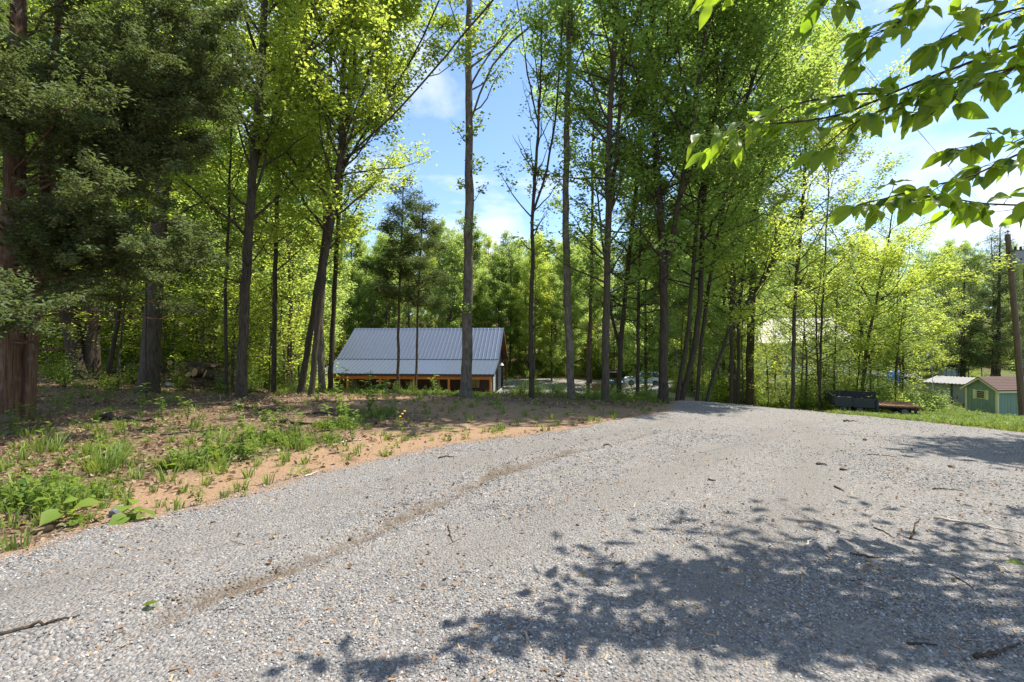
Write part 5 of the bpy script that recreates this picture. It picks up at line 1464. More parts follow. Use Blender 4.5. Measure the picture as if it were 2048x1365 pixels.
# --- right: trees round the house
hero('maple_tree', 'dark trunk in front of the left end of the white house', 'maple', [(1462, 790), (1463, 700), (1462, 600), (1470, 450), (1490, 250)], 9, 19, [lim(5, 18.5, 34, 3.2, **POP)], 'bark_dark', 'leaf_poplar', depth=22)
hero('maple_tree', 'second dark trunk in front of the left end of the white house', 'maple', [(1476, 790), (1477, 700), (1478, 620), (1500, 450), (1550, 250)], 9, 18, [lim(5, 17.5, 32, 3.2, **POP)], 'bark_dark', 'leaf_poplar', depth=23)
hero('oak_tree', 'thick upright trunk hiding the middle of the white house', 'oak tree', [(1500, 785), (1500, 700), (1504, 600), (1508, 480), (1512, 380), (1520, 200)], 20, 24, [lim(8, 23, 44, 5.0, leaf=0.14, lw=0.65, lpc=5, jit=0.2)], 'bark_dark', 'leaf_poplar', depth=27)
hero('oak_tree', 'mid brown trunk with rough bark before the house porch', 'oak tree', [(1585, 800), (1586, 720), (1588, 640), (1592, 560), (1605, 430)], 9, 15, [lim(4.2, 14.5, 30, 3.4, leaf=0.12, lw=0.65, lpc=5, jit=0.17)], 'bark_oak', 'leaf_bright', depth=21)
hero('slender_tree', 'thin dark stem right of the rough brown trunk', 'tree', [(1640, 812), (1641, 740), (1642, 660), (1648, 560), (1655, 420)], 6, 14, [lim(4, 13.5, 24, 2.8, leaf=0.12, lw=0.65, lpc=5, jit=0.17)], 'bark_dark', 'leaf_bright', depth=21, r1=0.012)
hero('dogwood_tree', 'spreading bright green tree with dark crooked fork above the trailer', 'tree', [(1723, 800), (1728, 740), (1735, 680), (1750, 620), (1760, 560), (1775, 500)], 9, 10.5,
     [lim(2.8, 8, 26, 3.4, el=(0.0, 0.5), shape='umbrella', leaf=0.12, lw=0.65, lpc=5, jit=0.15, tilt=0.3), lim(7.5, 10.3, 8, 2.0, leaf=0.12, lpc=3)], 'bark_dark', 'leaf_bright', depth=24, r1=0.02, forks=[(3, [(1750, 620), (1720, 570), (1690, 510)])])
hero('dogwood_tree', 'low layered tree with yellow-green leaves left of the sheds', 'tree', [(1790, 800), (1792, 740), (1800, 680), (1812, 610)], 7, 8, [lim(2.6, 7.8, 26, 3.0, el=(0.0, 0.5), shape='umbrella', leaf=0.12, lw=0.65, lpc=5, jit=0.14, tilt=0.3)], 'bark_dark', 'leaf_bright', depth=28, r1=0.02)
hero('cedar_tree', 'tall dark cedar behind the green shed', 'cedar', [(1995, 800), (1996, 700), (1998, 600), (2000, 480)], 12, 16, [lim(2.0, 15.8, 60, 3.6, el=(-0.1, 0.5), shape='cone', leaf=0.16, lw=0.3, lpc=9, jit=0.2, tilt=1.0, sub=0.3, sublen=0.4)], 'bark_dark', 'leaf_cedar', depth=48, r1=0.02)
hero('cedar_tree', 'broad dark cedar left of the tallest cedar, behind the pale shed', 'cedar', [(1925, 790), (1926, 700), (1928, 600)], 11, 13, [lim(1.5, 12.8, 52, 3.4, el=(-0.1, 0.5), shape='cone', leaf=0.16, lw=0.3, lpc=9, jit=0.2, tilt=1.0, sub=0.3, sublen=0.4)], 'bark_dark', 'leaf_cedar', depth=52, r1=0.02)
# tree just outside the right edge: throws the shade on the right of the driveway
hero('maple_tree', 'maple at the far right edge, only a few bright leaves in view', 'maple', [(2480, 900), (2475, 700), (2450, 500), (2440, 300)], 24, 12, [lim(3.2, 5.0, 4, 2.2, az=(2.9, 0.5), leaf=0.12, lw=0.75, lpc=4, jit=0.15), lim(6.0, 11.8, 40, 3.0, leaf=0.13, lw=0.7, lpc=7, jit=0.2)], 'bark_oak', 'leaf_bright', depth=9.2)

# ------------------------------------------------------------------ forest behind: prototypes, then copies
def proto(seed, H, r0, zc, n, L, leafmat, bark, lpc=5, leaf=0.19, shape='oval', el=(0.25, 1.1), lw=0.65, jit=0.28, **kw):
    rng = np.random.default_rng(seed)
    w = rng.normal(0, 0.25, (3, 2))
    P = [(0, 0, 0), (w[0, 0] * .5, w[0, 1] * .5, H * 0.3), (w[1, 0], w[1, 1], H * 0.65), (w[2, 0], w[2, 1], H)]
    Q, r, tv = stem_tube(P, r0, 0.02, 8, rng, 0.35, 0.03, n=12)
    pt, V, F, lv = grow(rng, Q, r, zc, H - 0.2, n, L, el, shape, lpc=lpc, leaf=leaf, lw=lw, jit=jit, sub=0.7, **kw)
    tV, tF = merge([tv] + pt)
    a = npmesh('forest_trunk', tV, tF, smooth=True); a.materials.append(M[bark])
    b = npmesh('forest_crown', V, F, fattr={'lv': lv}); b.materials.append(M[leafmat])
    return a, b
FOREST = [proto(901, 22, 0.20, 4.5, 64, 3.4, 'leaf_forest', 'bark_oak', 8, 0.21), proto(902, 25, 0.24, 6, 66, 3.6, 'leaf_forest', 'bark_dark', 8, 0.21), proto(903, 19, 0.16, 3.5, 60, 3.0, 'leaf_forest', 'bark_oak', 8, 0.2),
          proto(904, 23, 0.2, 4, 64, 3.2, 'leaf_bright', 'bark_poplar', 8, 0.2), proto(905, 17, 0.14, 2, 60, 2.8, 'leaf_forest', 'bark_dark', 8, 0.2)]
CEDAR = [proto(911, 11, 0.14, 1.0, 60, 2.4, 'leaf_cedar', 'bark_dark', 9, 0.17, 'cone', (-0.1, 0.5), 0.3, 0.2), proto(912, 15, 0.17, 3.0, 60, 2.6, 'leaf_pine', 'bark_pine', 9, 0.2, 'cone', (0.0, 0.5), 0.2, 0.22)]
SAPL = [proto(921, 6.5, 0.045, 1.2, 26, 1.9, 'leaf_bright', 'bark_oak', 4, 0.12, 'oval', (0.0, 0.7), 0.65, 0.15, tilt=0.35), proto(922, 4.6, 0.03, 0.7, 22, 1.5, 'leaf_bright', 'bark_dark', 4, 0.11, 'oval', (0.0, 0.7), 0.65, 0.15, tilt=0.35), proto(923, 8.5, 0.06, 1.8, 30, 2.2, 'leaf_forest', 'bark_dark', 4, 0.13, 'oval', (0.0, 0.8), 0.65, 0.17, tilt=0.4)]
def bush_proto(seed, mat, h=1.3, w=0.9, n=900, leaf=0.09):
    rng = np.random.default_rng(seed)
    k = 16
    a = rng.random(k) * 6.28; e = 0.5 + rng.random(k) * 0.9
    D = np.stack([np.cos(a) * np.cos(e) * w * 1.2, np.sin(a) * np.cos(e) * w * 1.2, np.sin(e) * h], -1) * (0.6 + 0.5 * rng.random(k))[:, None]
    s = np.linspace(0, 1, 5)
    P = D[:, None, :] * s[None, :, None]; P[:, :, 2] += 0.15 * s ** 2; P[:, 1:] += rng.normal(0, 0.04, (k, 4, 3))
    tv = tubes(P, 0.012 * (1 - 0.8 * s)[None].repeat(k, 0), 4)
    j = rng.integers(0, k, n); t = 0.25 + 0.8 * rng.random(n)
    C = D[j] * t[:, None] + rng.normal(0, 0.13, (n, 3)); C[:, 2] = np.abs(C[:, 2])
    V, F = leaf_quads(rng, C, leaf, 0.6, 0.5)
    a = npmesh('bush_stem', *tv); a.materials.append(M['bark_dark'])
    b = npmesh('bush_foliage', V, F, fattr={'lv': np.clip(0.5 + rng.normal(0, 0.2, n) + rng.normal(0, .15, k)[j], 0, 1)}); b.materials.append(M[mat])
    return a, b
BUSH = [bush_proto(931, 'leaf_weed'), bush_proto(932, 'leaf_bright', 1.0, 1.0), bush_proto(933, 'leaf_weed', 1.8, 1.0, 1200), bush_proto(934, 'leaf_forest', 0.8, 1.1, 900, 0.1)]

def place(kind, pr, x, y, s, rz, label, cat, group, parts=('trunk', 'crown'), sz=None, dz=0.08):
    o = thing(kind, label, cat, (x, y, hg(x, y) - dz), rz, group)
    o.scale = (s, s, sz or s)
    put(parts[0], pr[0], None, o); put(parts[1], pr[1], None, o)
    return o

def forest():
    rng = np.random.default_rng(77)
    spots = []
    def ok(x, y, dmin):
        if sdpoly(np.array([x]), np.array([y]), DRIVE)[0] > -1.0 or sdpoly(np.array([x]), np.array([y]), YARD)[0] > -1.0: return False
        if -24 < x < 1 and 46 < y < 70: return False        # barn
        if 17 < x < 34 and 40 < y < 56: return False        # house
        if 26 < x < 44 and 28 < y < 44: return False        # sheds and the field
        if 11 < x < 17.5 and 14 < y < 21.2: return False     # trailer
        return all((x - a) ** 2 + (y - b) ** 2 > dmin * dmin for a, b in spots)
    def fill(n, fx, fy, dmin, pick):
        k = 0; tries = 0
        while k < n and tries < n * 40:
            tries += 1
            y = fy[0] + (fy[1] - fy[0]) * rng.random()
            px = fx[0] + (fx[1] - fx[0]) * rng.random()
            x = (px - 1024) / FPX * y
            if ok(x, y, dmin):
                spots.append((x, y)); pick(x, y); k += 1
    def tall(lab, grp, lo=0.85, hi=1.15, opts=(0, 1, 2, 3, 4)):
        def f(x, y):
            i = opts[rng.integers(0, len(opts))]
            s = lo + (hi - lo) * rng.random()
            px = 1024 + x / y * FPX
            side = lab[1] + (' on left' if px < lab[2] else ' on right' if px > lab[3] else ' at middle')
            lk = ('grey-barked', 'stout dark-barked', 'slim grey-barked', 'pale-barked yellow-green', 'low-crowned dark-barked')[i]
            place('forest_tree', FOREST[i], x, y, s, rng.random() * 6.28, ('taller ' if s > (lo + hi) / 2 else 'smaller ') + lk + ' tree ' + side, 'tree', grp)
        return f
    # behind the barn and the yard
    fill(84, (520, 1500), (70, 96), 2.6, tall(('', 'in the near wood behind the barn', 800, 1080), 'trees behind the barn', 0.75, 0.98))
    fill(50, (400, 1650), (97, 135), 3.2, tall(('', 'far back in the wood behind the barn', 800, 1080), 'trees behind the barn', 0.9, 1.1))
    # left wood
    fill(28, (-180, 600), (25, 45), 2.8, tall(('', 'in the left wood near the log heap', 200, 400), 'trees in the left wood', 0.7, 1.0))
    fill(40, (-180, 640), (45, 80), 3.0, tall(('', 'deep in the left wood', 200, 420), 'trees in the left wood', 0.8, 1.05))
    # right wood
    fill(16, (1290, 1480), (24, 60), 2.6, tall(('', 'between the yard and the white house', 1350, 1420), 'trees left of the house', 0.65, 0.9))
    fill(18, (1500, 1800), (57, 72), 2.6, tall(('', 'behind the white house', 1580, 1690), 'trees behind the house', 0.55, 0.78))
    fill(56, (1600, 2300), (66, 105), 2.8, tall(('', 'in the wood behind the sheds', 1800, 1960), 'trees behind the sheds', 0.6, 0.82))
    for (x, y, i, s, lab) in ((3.2, 70.5, 3, 0.9, 'pale-barked tree added for shade on the far rim of the yard behind the slender trunk'), (8.2, 66.5, 0, 0.85, 'grey-barked tree added to shade the yard behind the pale poplar'), (11.5, 71, 1, 0.85, 'tall dark tree added to shade the yard behind the white car'),
                              (16.5, 66, 2, 0.95, 'slim tree added for shade on the right rim of the yard'), (20.5, 60, 3, 0.85, 'pale-barked tree added to shade the yard right of the white car'), (6.0, 73, 4, 1.0, 'low-crowned dark tree added for shade at the back of the yard')):
        spots.append((x, y)); place('forest_tree', FOREST[i], x, y, s, x, lab, 'tree', 'trees added to shade the yard')  # added trees: placed so that their shade dapples the gravel yard
    def ced(lab, grp, lo, hi):
        return lambda x, y: place('cedar_tree', CEDAR[rng.integers(0, 2)], x, y, lo + (hi - lo) * rng.random(), rng.random() * 6.28, lab, 'cedar', grp)
    fill(7, (690, 900), (64, 72), 2.0, ced('dark evergreen in the wood behind the barn', 'evergreens behind the barn', 0.8, 1.1))
    fill(6, (1050, 1400), (66, 90), 2.0, ced('dark evergreen beside the gravel yard', 'evergreens by the yard', 0.5, 0.9))
    fill(6, (1860, 2150), (52, 66), 2.2, ced('dark evergreen in the wood behind the sheds', 'evergreens behind the sheds', 0.9, 1.1))
    _cnt = {}
    def where(lab, x, y, px_mid):
        px = 1024 + x / y * FPX
        return lab + (', left part' if px < px_mid[0] else ', right part' if px > px_mid[1] else ', middle part')
    def sap(lab, grp, lo, hi, mid=(300, 450)):
        def f(x, y):
            i = rng.integers(0, 3); s = lo + (hi - lo) * rng.random()
            place('sapling', SAPL[i], x, y, s, rng.random() * 6.28, where(('mid-sized ', 'low ', 'taller darker ')[i] + lab, x, y, mid), 'sapling', grp)
        return f
    fill(60, (20, 620), (19.5, 40), 1.2, sap('bright green sapling in the left wood', 'saplings in the left wood', 0.75, 1.15, (220, 420)))
    fill(40, (1030, 1480), (72, 84), 1.4, sap('young tree at the edge of the gravel yard', 'saplings by the yard', 0.9, 1.3, (1180, 1330)))
    fill(16, (560, 760), (66, 72), 1.6, sap('young tree behind the left end of the barn', 'saplings behind the barn', 1.0, 1.4, (620, 690)))
    fill(26, (1350, 1500), (22, 50), 1.3, sap('young tree between the drive and the white house', 'saplings left of the house', 0.8, 1.1, (1400, 1450)))
    fill(30, (1440, 1800), (22, 40), 1.3, sap('bright young tree before the white house', 'saplings before the house', 0.7, 1.05, (1560, 1680)))
    fill(10, (1760, 2000), (44, 60), 1.6, sap('bright young tree on the slope behind the pale shed', 'saplings behind the sheds', 0.8, 1.2, (1840, 1920)))
    def bsh(lab, grp, lo, hi, mid=(0, 0)):
        def f(x, y):
            i = rng.integers(0, 4); s = lo + (hi - lo) * rng.random()
            place('bush', BUSH[i], x, y, s, rng.random() * 6.28, where(('mid-green ', 'yellow-green ', 'upright ', 'flat dark ')[i] + lab, x, y, mid), 'bush', grp, ('stem', 'foliage'), dz=0.03)
        return f
    fill(44, (1450, 1770), (18.7, 30), 0.7, bsh('leafy bush in the thicket before the white house', 'bushes before the house', 0.7, 1.3, (1550, 1660)))
    fill(26, (1690, 1880), (24, 40), 0.9, bsh('leafy bush in the hedge behind the trailer', 'bushes behind the trailer', 0.8, 1.25, (1750, 1820)))
    fill(18, (1870, 2060), (28, 33), 0.8, bsh('low bush in front of the sheds', 'bushes by the sheds', 0.35, 0.6, (1930, 1990)))
    fill(46, (1020, 1420), (16.8, 20), 0.45, bsh('low leafy bush under the row of trunks', 'bushes under the trunk row', 0.25, 0.55, (1170, 1300)))
    fill(18, (640, 1000), (18.2, 20), 0.5, bsh('low leafy bush on the bank before the barn', 'bushes on the bank', 0.15, 0.36, (760, 880)))
    fill(24, (60, 620), (17, 27), 0.9, bsh('low bush in the shade of the left wood', 'bushes in the left wood', 0.35, 0.8, (250, 440)))
    fill(26, (1020, 1480), (68, 76), 1.2, bsh('bush at the back edge of the gravel yard', 'bushes by the yard', 0.9, 1.5, (1170, 1320)))
forest()

def undergrowth():
    """uncountable understorey in the depth of the wood: reads as one green mass"""
    rng = np.random.default_rng(91)
    X, Y = [], []
    for n, px0, px1, y0, y1 in ((1500, 480, 1520, 70, 118), (700, -150, 640, 27, 62), (420, 1480, 1800, 40, 70), (700, 1560, 2260, 58, 105), (420, 1280, 1500, 22, 66)):
        y = y0 + (y1 - y0) * rng.random(n); x = (px0 + (px1 - px0) * rng.random(n) - 1024) / FPX * y
        X.append(x); Y.append(y)
    x, y = np.concatenate(X), np.concatenate(Y)
    k = (sdpoly(x, y, DRIVE) < -1.2) & (sdpoly(x, y, YARD) < -1.0) & ~((x > -24) & (x < 1) & (y > 46) & (y < 70)) & ~((x > 17) & (x < 34) & (y > 39) & (y < 56)) & ~((x > 26) & (x < 46) & (y > 27) & (y < 56))
    k &= fbm(x, y, 0.12, 95) > 0.36
    x, y = x[k], y[k]; n = len(x)
    s = 0.9 + 1.5 * rng.random(n)
    pr = [(BUSH[i][1], None) for i in range(4)]
    scatter('undergrowth', np.stack([x, y, hgt(x, y) - 0.05], -1), np.stack([0 * x, 0 * x, rng.random(n) * 6.28], -1), s, rng.integers(0, 4, n), pr, 'green undergrowth filling the floor of the wood')
undergrowth()

# ------------------------------------------------------------------ log heap
def log_heap():
    rng = np.random.default_rng(404)
    M['log_end'] = m_plain('log_end', (0.42, 0.27, 0.14), 0.85, 0, 0.15, 0.3, 20, 0.3)
    def log_meshes(seed):
        r = np.random.default_rng(seed)
        S, K = 14, 5
        fl = 1 + r.normal(0, 0.05, (1, K, S))
        x = np.linspace(-0.5, 0.5, K)
        P = np.stack([x, r.normal(0, 0.015, K), r.normal(0, 0.015, K)], -1)
        V, F = tubes(P[None], np.full((1, K), 0.5), S, fl)
        bark = npmesh('log_bark', V, F, smooth=True); bark.materials.append(M['bark_oak'])
        ends = []
        for k, dx in ((0, -0.004), (K - 1, 0.004)):
            ring = V[k * S:(k + 1) * S] * np.array([1, 0.93, 0.93]) + np.array([dx, 0, 0])
            e = npmesh('cut_face', np.concatenate([ring, ring.mean(0, keepdims=True) + np.array([[dx, 0, 0]])]), np.array([(i, (i + 1) % S, S) for i in range(S)]) if k else np.array([((i + 1) % S, i, S) for i in range(S)]))
            e.materials.append(M['log_end']); ends.append(e)
        return bark, ends
    protos = [log_meshes(i) for i in range(4)]
    c0 = ground(385, 772)
    def log(px, py, dd, ln, dia, yaw, pitch=0.0, label=None):
        d = c0[1] + dd
        p = px3(px, py, d)
        b, e = protos[rng.integers(0, 4)]
        o = thing('cut_log', label or 'cut log in the heap of logs beneath the left wood', 'log', tuple(p), 0, 'logs in the heap')
        o.rotation_euler = (rng.random() * 6, pitch, yaw)
        o.scale = (ln, dia, dia)
        put('bark', b, None, o)
        for q in e: put('cut_face', q, None, o)
    # the big cut rounds at the right end, ends to the camera
    log(406, 744, 0.1, 0.8, 0.42, 1.2, 0, 'large round log end facing forward near the right of the heap')
    log(433, 752, -0.1, 0.9, 0.40, 0.5, 0.25, 'thick tan log leaning at the right end of the heap')
    log(444, 763, -0.3, 0.55, 0.34, 0.35, 0.1, 'short thick log at the far right foot of the heap')
    log(368, 746, 0.1, 0.7, 0.30, 1.3, 0, 'pale round log end in the middle of the heap')
    log(390, 748, 0.2, 0.8, 0.26, 1.5, 0, 'smaller log end between the pale and the large rounds')
    log(322, 762, -0.3, 0.7, 0.24, 1.25, 0, 'orange-tan log end low behind the stout oak')
    log(280, 735, 0.9, 2.2, 0.3, 0.15, -0.12, 'long dark log lying left of the stout oak')
    for i in range(30):
        u = rng.random()
        px = 325 + 115 * u
        top = 722 + 26 * max(0, u - 0.55) / 0.45 + 10 * max(0, 0.2 - u) / 0.2
        py = top + (772 - top) * rng.random() ** 1.2
        log(px, py, 0.35 + rng.random() * 0.9, 0.5 + 1.0 * rng.random(), 0.12 + 0.14 * rng.random(), rng.normal(0.15, 0.7), rng.normal(0, 0.12))
    # core of bark chips and soil that the logs lie on
    X, Y = np.meshgrid(np.linspace(-2.3, 2.4, 60), np.linspace(-1.0, 2.6, 44))
    e = np.exp(-(np.abs((X - 0.2) / 1.75)) ** 3 - (np.abs((Y - 0.9) / 1.0)) ** 3)
    Z = hgt(X + c0[0], Y + c0[1]) - c0[2] - 0.05 + 0.95 * e * (0.75 + 0.5 * fbm(X, Y, 2.2, 81)) + 0.1 * fbm(X, Y, 9, 82)
    ny, nx = X.shape
    i = np.arange((ny - 1) * nx).reshape(ny - 1, nx)[:, :-1].ravel()
    me = npmesh('chip_mound', np.stack([X, Y, Z], -1).reshape(-1, 3), np.stack([i, i + 1, i + nx + 1, i + nx], -1))
    tag(put('chip_mound', me, m_plain('chip_soil', (0.15, 0.095, 0.06), 0.95, 0, 0.1, 0.4, 16, 0.9), None, tuple(c0)), 'mound of bark chips and soil under the cut logs', 'mound')
    n = 900
    x = rng.random(n) * 4.4 - 2.1; y = rng.random(n) * 3.0 - 1.2
    e = np.exp(-(np.abs((x - 0.2) / 1.75)) ** 3 - (np.abs((y - 0.9) / 1.0)) ** 3)
    z = hgt(x + c0[0], y + c0[1]) + 0.95 * e * (0.75 + 0.5 * fbm(x, y, 2.2, 81)) + 0.05
    pr = [(MB().box(-1.6, 1.6, -0.28, 0.28, -0.1, 0.12).mesh('bark_slab'), M['chip']), (MB().cyl((-2, 0, 0), (2, 0, 0.1), 0.1, 0.05, 6).mesh('twig_bit'), M['bark_oak']), (dead_leaf('pile_leaf', 9), M['deadleaf'])]
    scatter('bark_debris', np.stack([x + c0[0], y + c0[1], z], -1), np.stack([rng.normal(0, .5, n), rng.normal(0, .4, n), rng.random(n) * 6.3], -1), 0.05 + 0.1 * rng.random(n), rng.integers(0, 3, n), pr, 'bark slabs, twigs and chips strewn over the log heap')
    c = ground(327, 772)
    rk = put('rock', stone_mesh('rock', 71), m_plain('rock_pale', (0.42, 0.40, 0.37), 0.9, 0, 0.2, 0.25, 4, 0.6), None, (c[0] + 0.35, c[1] - 0.1, c[2] + 0.08), (0.1, 0.2, 0.5), 0.24)
    tag(rk, 'pale rounded rock at the foot of the log heap', 'rock')
log_heap()

# ------------------------------------------------------------------ fallen sticks, rocks, a fresh leaf
def stick(pts, r, label, mat='bark_oak', name='fallen_stick', lift=0.0):
    rng = np.random.default_rng(int(pts[0][0] * 7 + pts[0][1]))
    W = []
    for p in pts:
        g = ground(*p)
        g[2] = max(g[2], float(drive_z(np.array([g[0]]), np.array([g[1]]))[0][0])) + r * 0.8 + lift
        W.append(g)
    W = np.array(W); b = W[0].copy()
    Q = resample(W - b, 12)
    Q[1:-1] += rng.normal(0, min(r * 0.6, 0.22 * np.linalg.norm(Q[1] - Q[0])), Q[1:-1].shape); Q[:, 2] = np.maximum(Q[:, 2], (W[:, 2].min() - b[2]))
    t = np.linspace(0, 1, 12)
    V, F = tubes(Q[None], (r * (1 - 0.6 * t))[None], 7)
    S = 7
    V = np.concatenate([V, Q[:1], Q[-1:]])
    cap = np.array([(i, (i + 1) % S, len(V) - 2, len(V) - 2) for i in range(S)])
    tri = np.concatenate([np.array([((i + 1) % S, i, len(V) - 2) for i in range(S)]), np.array([((11) * S + i, 11 * S + (i + 1) % S, len(V) - 1) for i in range(S)])])
    return tag(put(name, npmesh(name, V, [F, tri], smooth=True), M[mat], None, tuple(b)), label, 'stick', 'fallen sticks')
M['wood_pale'] = m_wood('wood_pale', (0.38, 0.31, 0.23), (0.58, 0.50, 0.40), 'x')
STICKS = [
    ([(-10, 1303), (60, 1285), (160, 1262)], 0.012, 'long brown stick at the lower left edge of the gravel', 'bark_oak'),
    ([(896, 1066), (899, 1082), (906, 1101)], 0.006, 'short dark stick standing out mid gravel near the tyre rut', 'bark_pine'),
    ([(1634, 938), (1643, 937), (1653, 940)], 0.016, 'stubby stick in the middle right of the gravel', 'bark_oak'),
    ([(1680, 950), (1687, 951), (1694, 951)], 0.015, 'small dark stick just right of the stubby stick', 'bark_dark'),
    ([(1416, 965), (1424, 967), (1432, 967)], 0.012, 'tiny brown stick left of the gravel centre right', 'bark_oak'),
    ([(1669, 983), (1678, 987), (1688, 993)], 0.010, 'slanting stick below the stubby pair on gravel', 'bark_oak'),
    ([(1735, 917), (1764, 919), (1793, 924)], 0.008, 'long thin twig lying across the far right gravel', 'bark_pine'),
    ([(1866, 992), (1895, 992), (1928, 996)], 0.008, 'thin twig left of the right edge shadow', 'bark_oak'),
    ([(1868, 1050), (1930, 1062), (1990, 1072), (2060, 1086)], 0.011, 'long pale peeled stick at the right edge of the gravel', 'wood_pale'),
    ([(1820, 1094), (1830, 1078), (1827, 1070), (1840, 1051)], 0.008, 'dark crooked twig shaped like a Y on the right gravel', 'bark_dark'),
    ([(1747, 1070), (1768, 1078), (1790, 1091)], 0.006, 'thin dark twig left of the crooked twig', 'bark_dark'),
    ([(1611, 1111), (1621, 1098), (1639, 1090)], 0.008, 'bent tan stick above the dark leaf shadow', 'wood_pale'),
    ([(1700, 1126), (1728, 1130), (1762, 1135)], 0.010, 'brown stick with a curled leaf above the big shadow', 'bark_pine'),
    ([(1903, 1167), (1925, 1180), (1952, 1199)], 0.006, 'thin twig on bright gravel right of the big shadow', 'bark_oak'),
    ([(1950, 1341), (1990, 1334), (2040, 1312)], 0.011, 'thick stick in the shade at the lower right corner', 'bark_oak'),
    ([(1814, 1310), (1845, 1311), (1876, 1314)], 0.007, 'thin twig in the shade near the lower right', 'bark_dark'),
    ([(1688, 849), (1700, 848), (1714, 849)], 0.020, 'dark stick at the far edge of the gravel before the trailer', 'bark_dark'),
    ([(1225, 1150), (1232, 1142), (1250, 1138)], 0.006, 'small twig on the left rim of the big shadow', 'bark_pine'),
    ([(878, 927), (890, 923), (908, 925)], 0.012, 'curved dark stick at the clay edge of the gravel', 'bark_dark'),
    ([(1208, 903), (1216, 899), (1224, 904)], 0.012, 'short dark stick on far gravel left of centre', 'bark_dark'),
    ([(1100, 926), (1115, 924), (1129, 925)], 0.010, 'dark stick on gravel below the shaded clay', 'bark_dark'),
    ([(205, 838), (255, 842), (310, 848)], 0.055, 'weathered grey log lying in the leaf litter on the left', 'bark_oak'),
    ([(320, 872), (380, 866), (440, 862)], 0.02, 'grey branch in the litter right of the weathered log', 'bark_oak'),
    ([(560, 846), (600, 850), (640, 852)], 0.035, 'dark branch in the brush left of the grass clump', 'bark_dark'),
    ([(470, 812), (520, 822), (575, 824)], 0.03, 'long dead branch lying below the leaning oak', 'bark_dark'),
    ([(600, 832), (640, 826), (690, 834)], 0.025, 'dead branch right of the brush on the clay', 'bark_oak'),
    ([(680, 888), (700, 884), (722, 882)], 0.018, 'pale stick on the clay below the grass clump', 'wood_pale'),
    ([(610, 962), (622, 958), (636, 952)], 0.012, 'white splinter of wood on the orange clay', 'wood_pale'),
]
for p, r, lab, mt in STICKS:
    stick(p, r, lab, mt)
for k, (px, py, s, lab) in enumerate(((1903, 945, 0.055, 'dark brown rock at the edge of the right shadow'), (1730, 889, 0.05, 'small brown rock on the far right gravel'), (1510, 1208 + 0, 0.0, ''), (520, 1209, 0.03, 'small flat brown stone beside the tyre rut'), (232, 1027, 0.11, 'flat slate-grey stone among the leaf litter'))):
    if not s: continue
    g = ground(px, py)
    zz = max(g[2], float(drive_z(np.array([g[0]]), np.array([g[1]]))[0][0]))
    tag(put('rock', stone_mesh('rock', 80 + k), m_plain('rock_%d' % k, (0.14, 0.09, 0.065) if k < 4 else (0.16, 0.17, 0.18), 0.9, 0, 0.2, 0.3, 6, 0.5), None, (g[0], g[1], zz + s * 0.25), (0, 0, k * 1.3), s), lab, 'rock')

# ------------------------------------------------------------------ single leaf shape (large leaves near the camera)
def big_leaf(name, seed, wide=0.42, curl=0.18):
    """pointed oval leaf, unit length along +x, 2 x 6 facets folded along the midrib"""
    r = random.Random(seed)
    n = 10
    prof = [math.sin(PI * (i / 10) ** 0.82) ** 0.85 * (1 - 0.25 * (i / 10) ** 4) if 0 < i < 10 else 0.0 for i in range(11)]
    V, F = [], []
    fold = r.uniform(0.06, 0.22); cu = curl * r.uniform(0.4, 1.6); tw = r.uniform(-0.12, 0.12)
    for i in range(n + 1):
        t = i / n
        z = -cu * t * t + 0.02 * r.uniform(-1, 1)
        h = wide * 0.5 * prof[i]
        V += [(t, -h, z + fold * h * 2 + tw * t * 0.3 + r.uniform(-.01, .01)), (t, 0, z), (t, h, z + fold * h * 2 - tw * t * 0.3 + r.uniform(-.01, .01))]
    for i in range(n):
        a = i * 3
        F += [(a, a + 1, a + 4, a + 3), (a + 1, a + 2, a + 5, a + 4)]
    me = npmesh(name, np.array(V), np.array(F), fattr={'lv': [r.random() * 0.6 + 0.2] * len(F)}, smooth=True)
    return me

def m_bigleaf():
    t = NT('leaf_hickory_veined')
    o = t.obj()
    sep = t.n.new('ShaderNodeSeparateXYZ'); t.l.new(o, sep.inputs[0])
    ay = t.math('ABSOLUTE', sep.outputs[1])
    rib = t.ramp(ay, [(0.0, 1.0), (0.018, 0.0)])
    w = t.math('SINE', t.math('MULTIPLY', t.math('SUBTRACT', sep.outputs[0], t.math('MULTIPLY', ay, 0.9)), 62.0))
    vein = t.ramp(w, [(0.90, 0.0), (1.0, 0.8)])
    vv = t.math('MAXIMUM', rib, t.math('MULTIPLY', vein, 0.6))
    f = t.math('ADD', t.attr('lv'), t.math('MULTIPLY', t.math('SUBTRACT', t.rand(), 0.5), 0.7))
    bl = t.noise(o, 5, 4, 0.6)
    c = t.mix(f, (0.04, 0.085, 0.014), (0.10, 0.16, 0.022))
    c = t.mix(t.math('MULTIPLY', vv, 0.5), c, (0.16, 0.21, 0.05))
    ct = t.mix(f, (0.34, 0.55, 0.025), (0.60, 0.76, 0.04))
    ct = t.mix(t.math('MULTIPLY', bl, 0.3), ct, (0.26, 0.36, 0.02))
    ct = t.mix(t.math('MULTIPLY', vv, 0.45), ct, (0.2, 0.3, 0.03))
    p = t.principled(c, 0.4, 0.4, 0.0, t.bump(vv, 0.25, 0.01))
    tr = t.node('BsdfTranslucent'); t.set(tr.inputs['Color'], ct)
    mx = t.node('MixShader'); mx.inputs[0].default_value = 0.6
    t.l.new(p, mx.inputs[1]); t.l.new(tr.outputs[0], mx.inputs[2])
    return t.done(mx.outputs[0])
M['bigleaf'] = m_bigleaf()

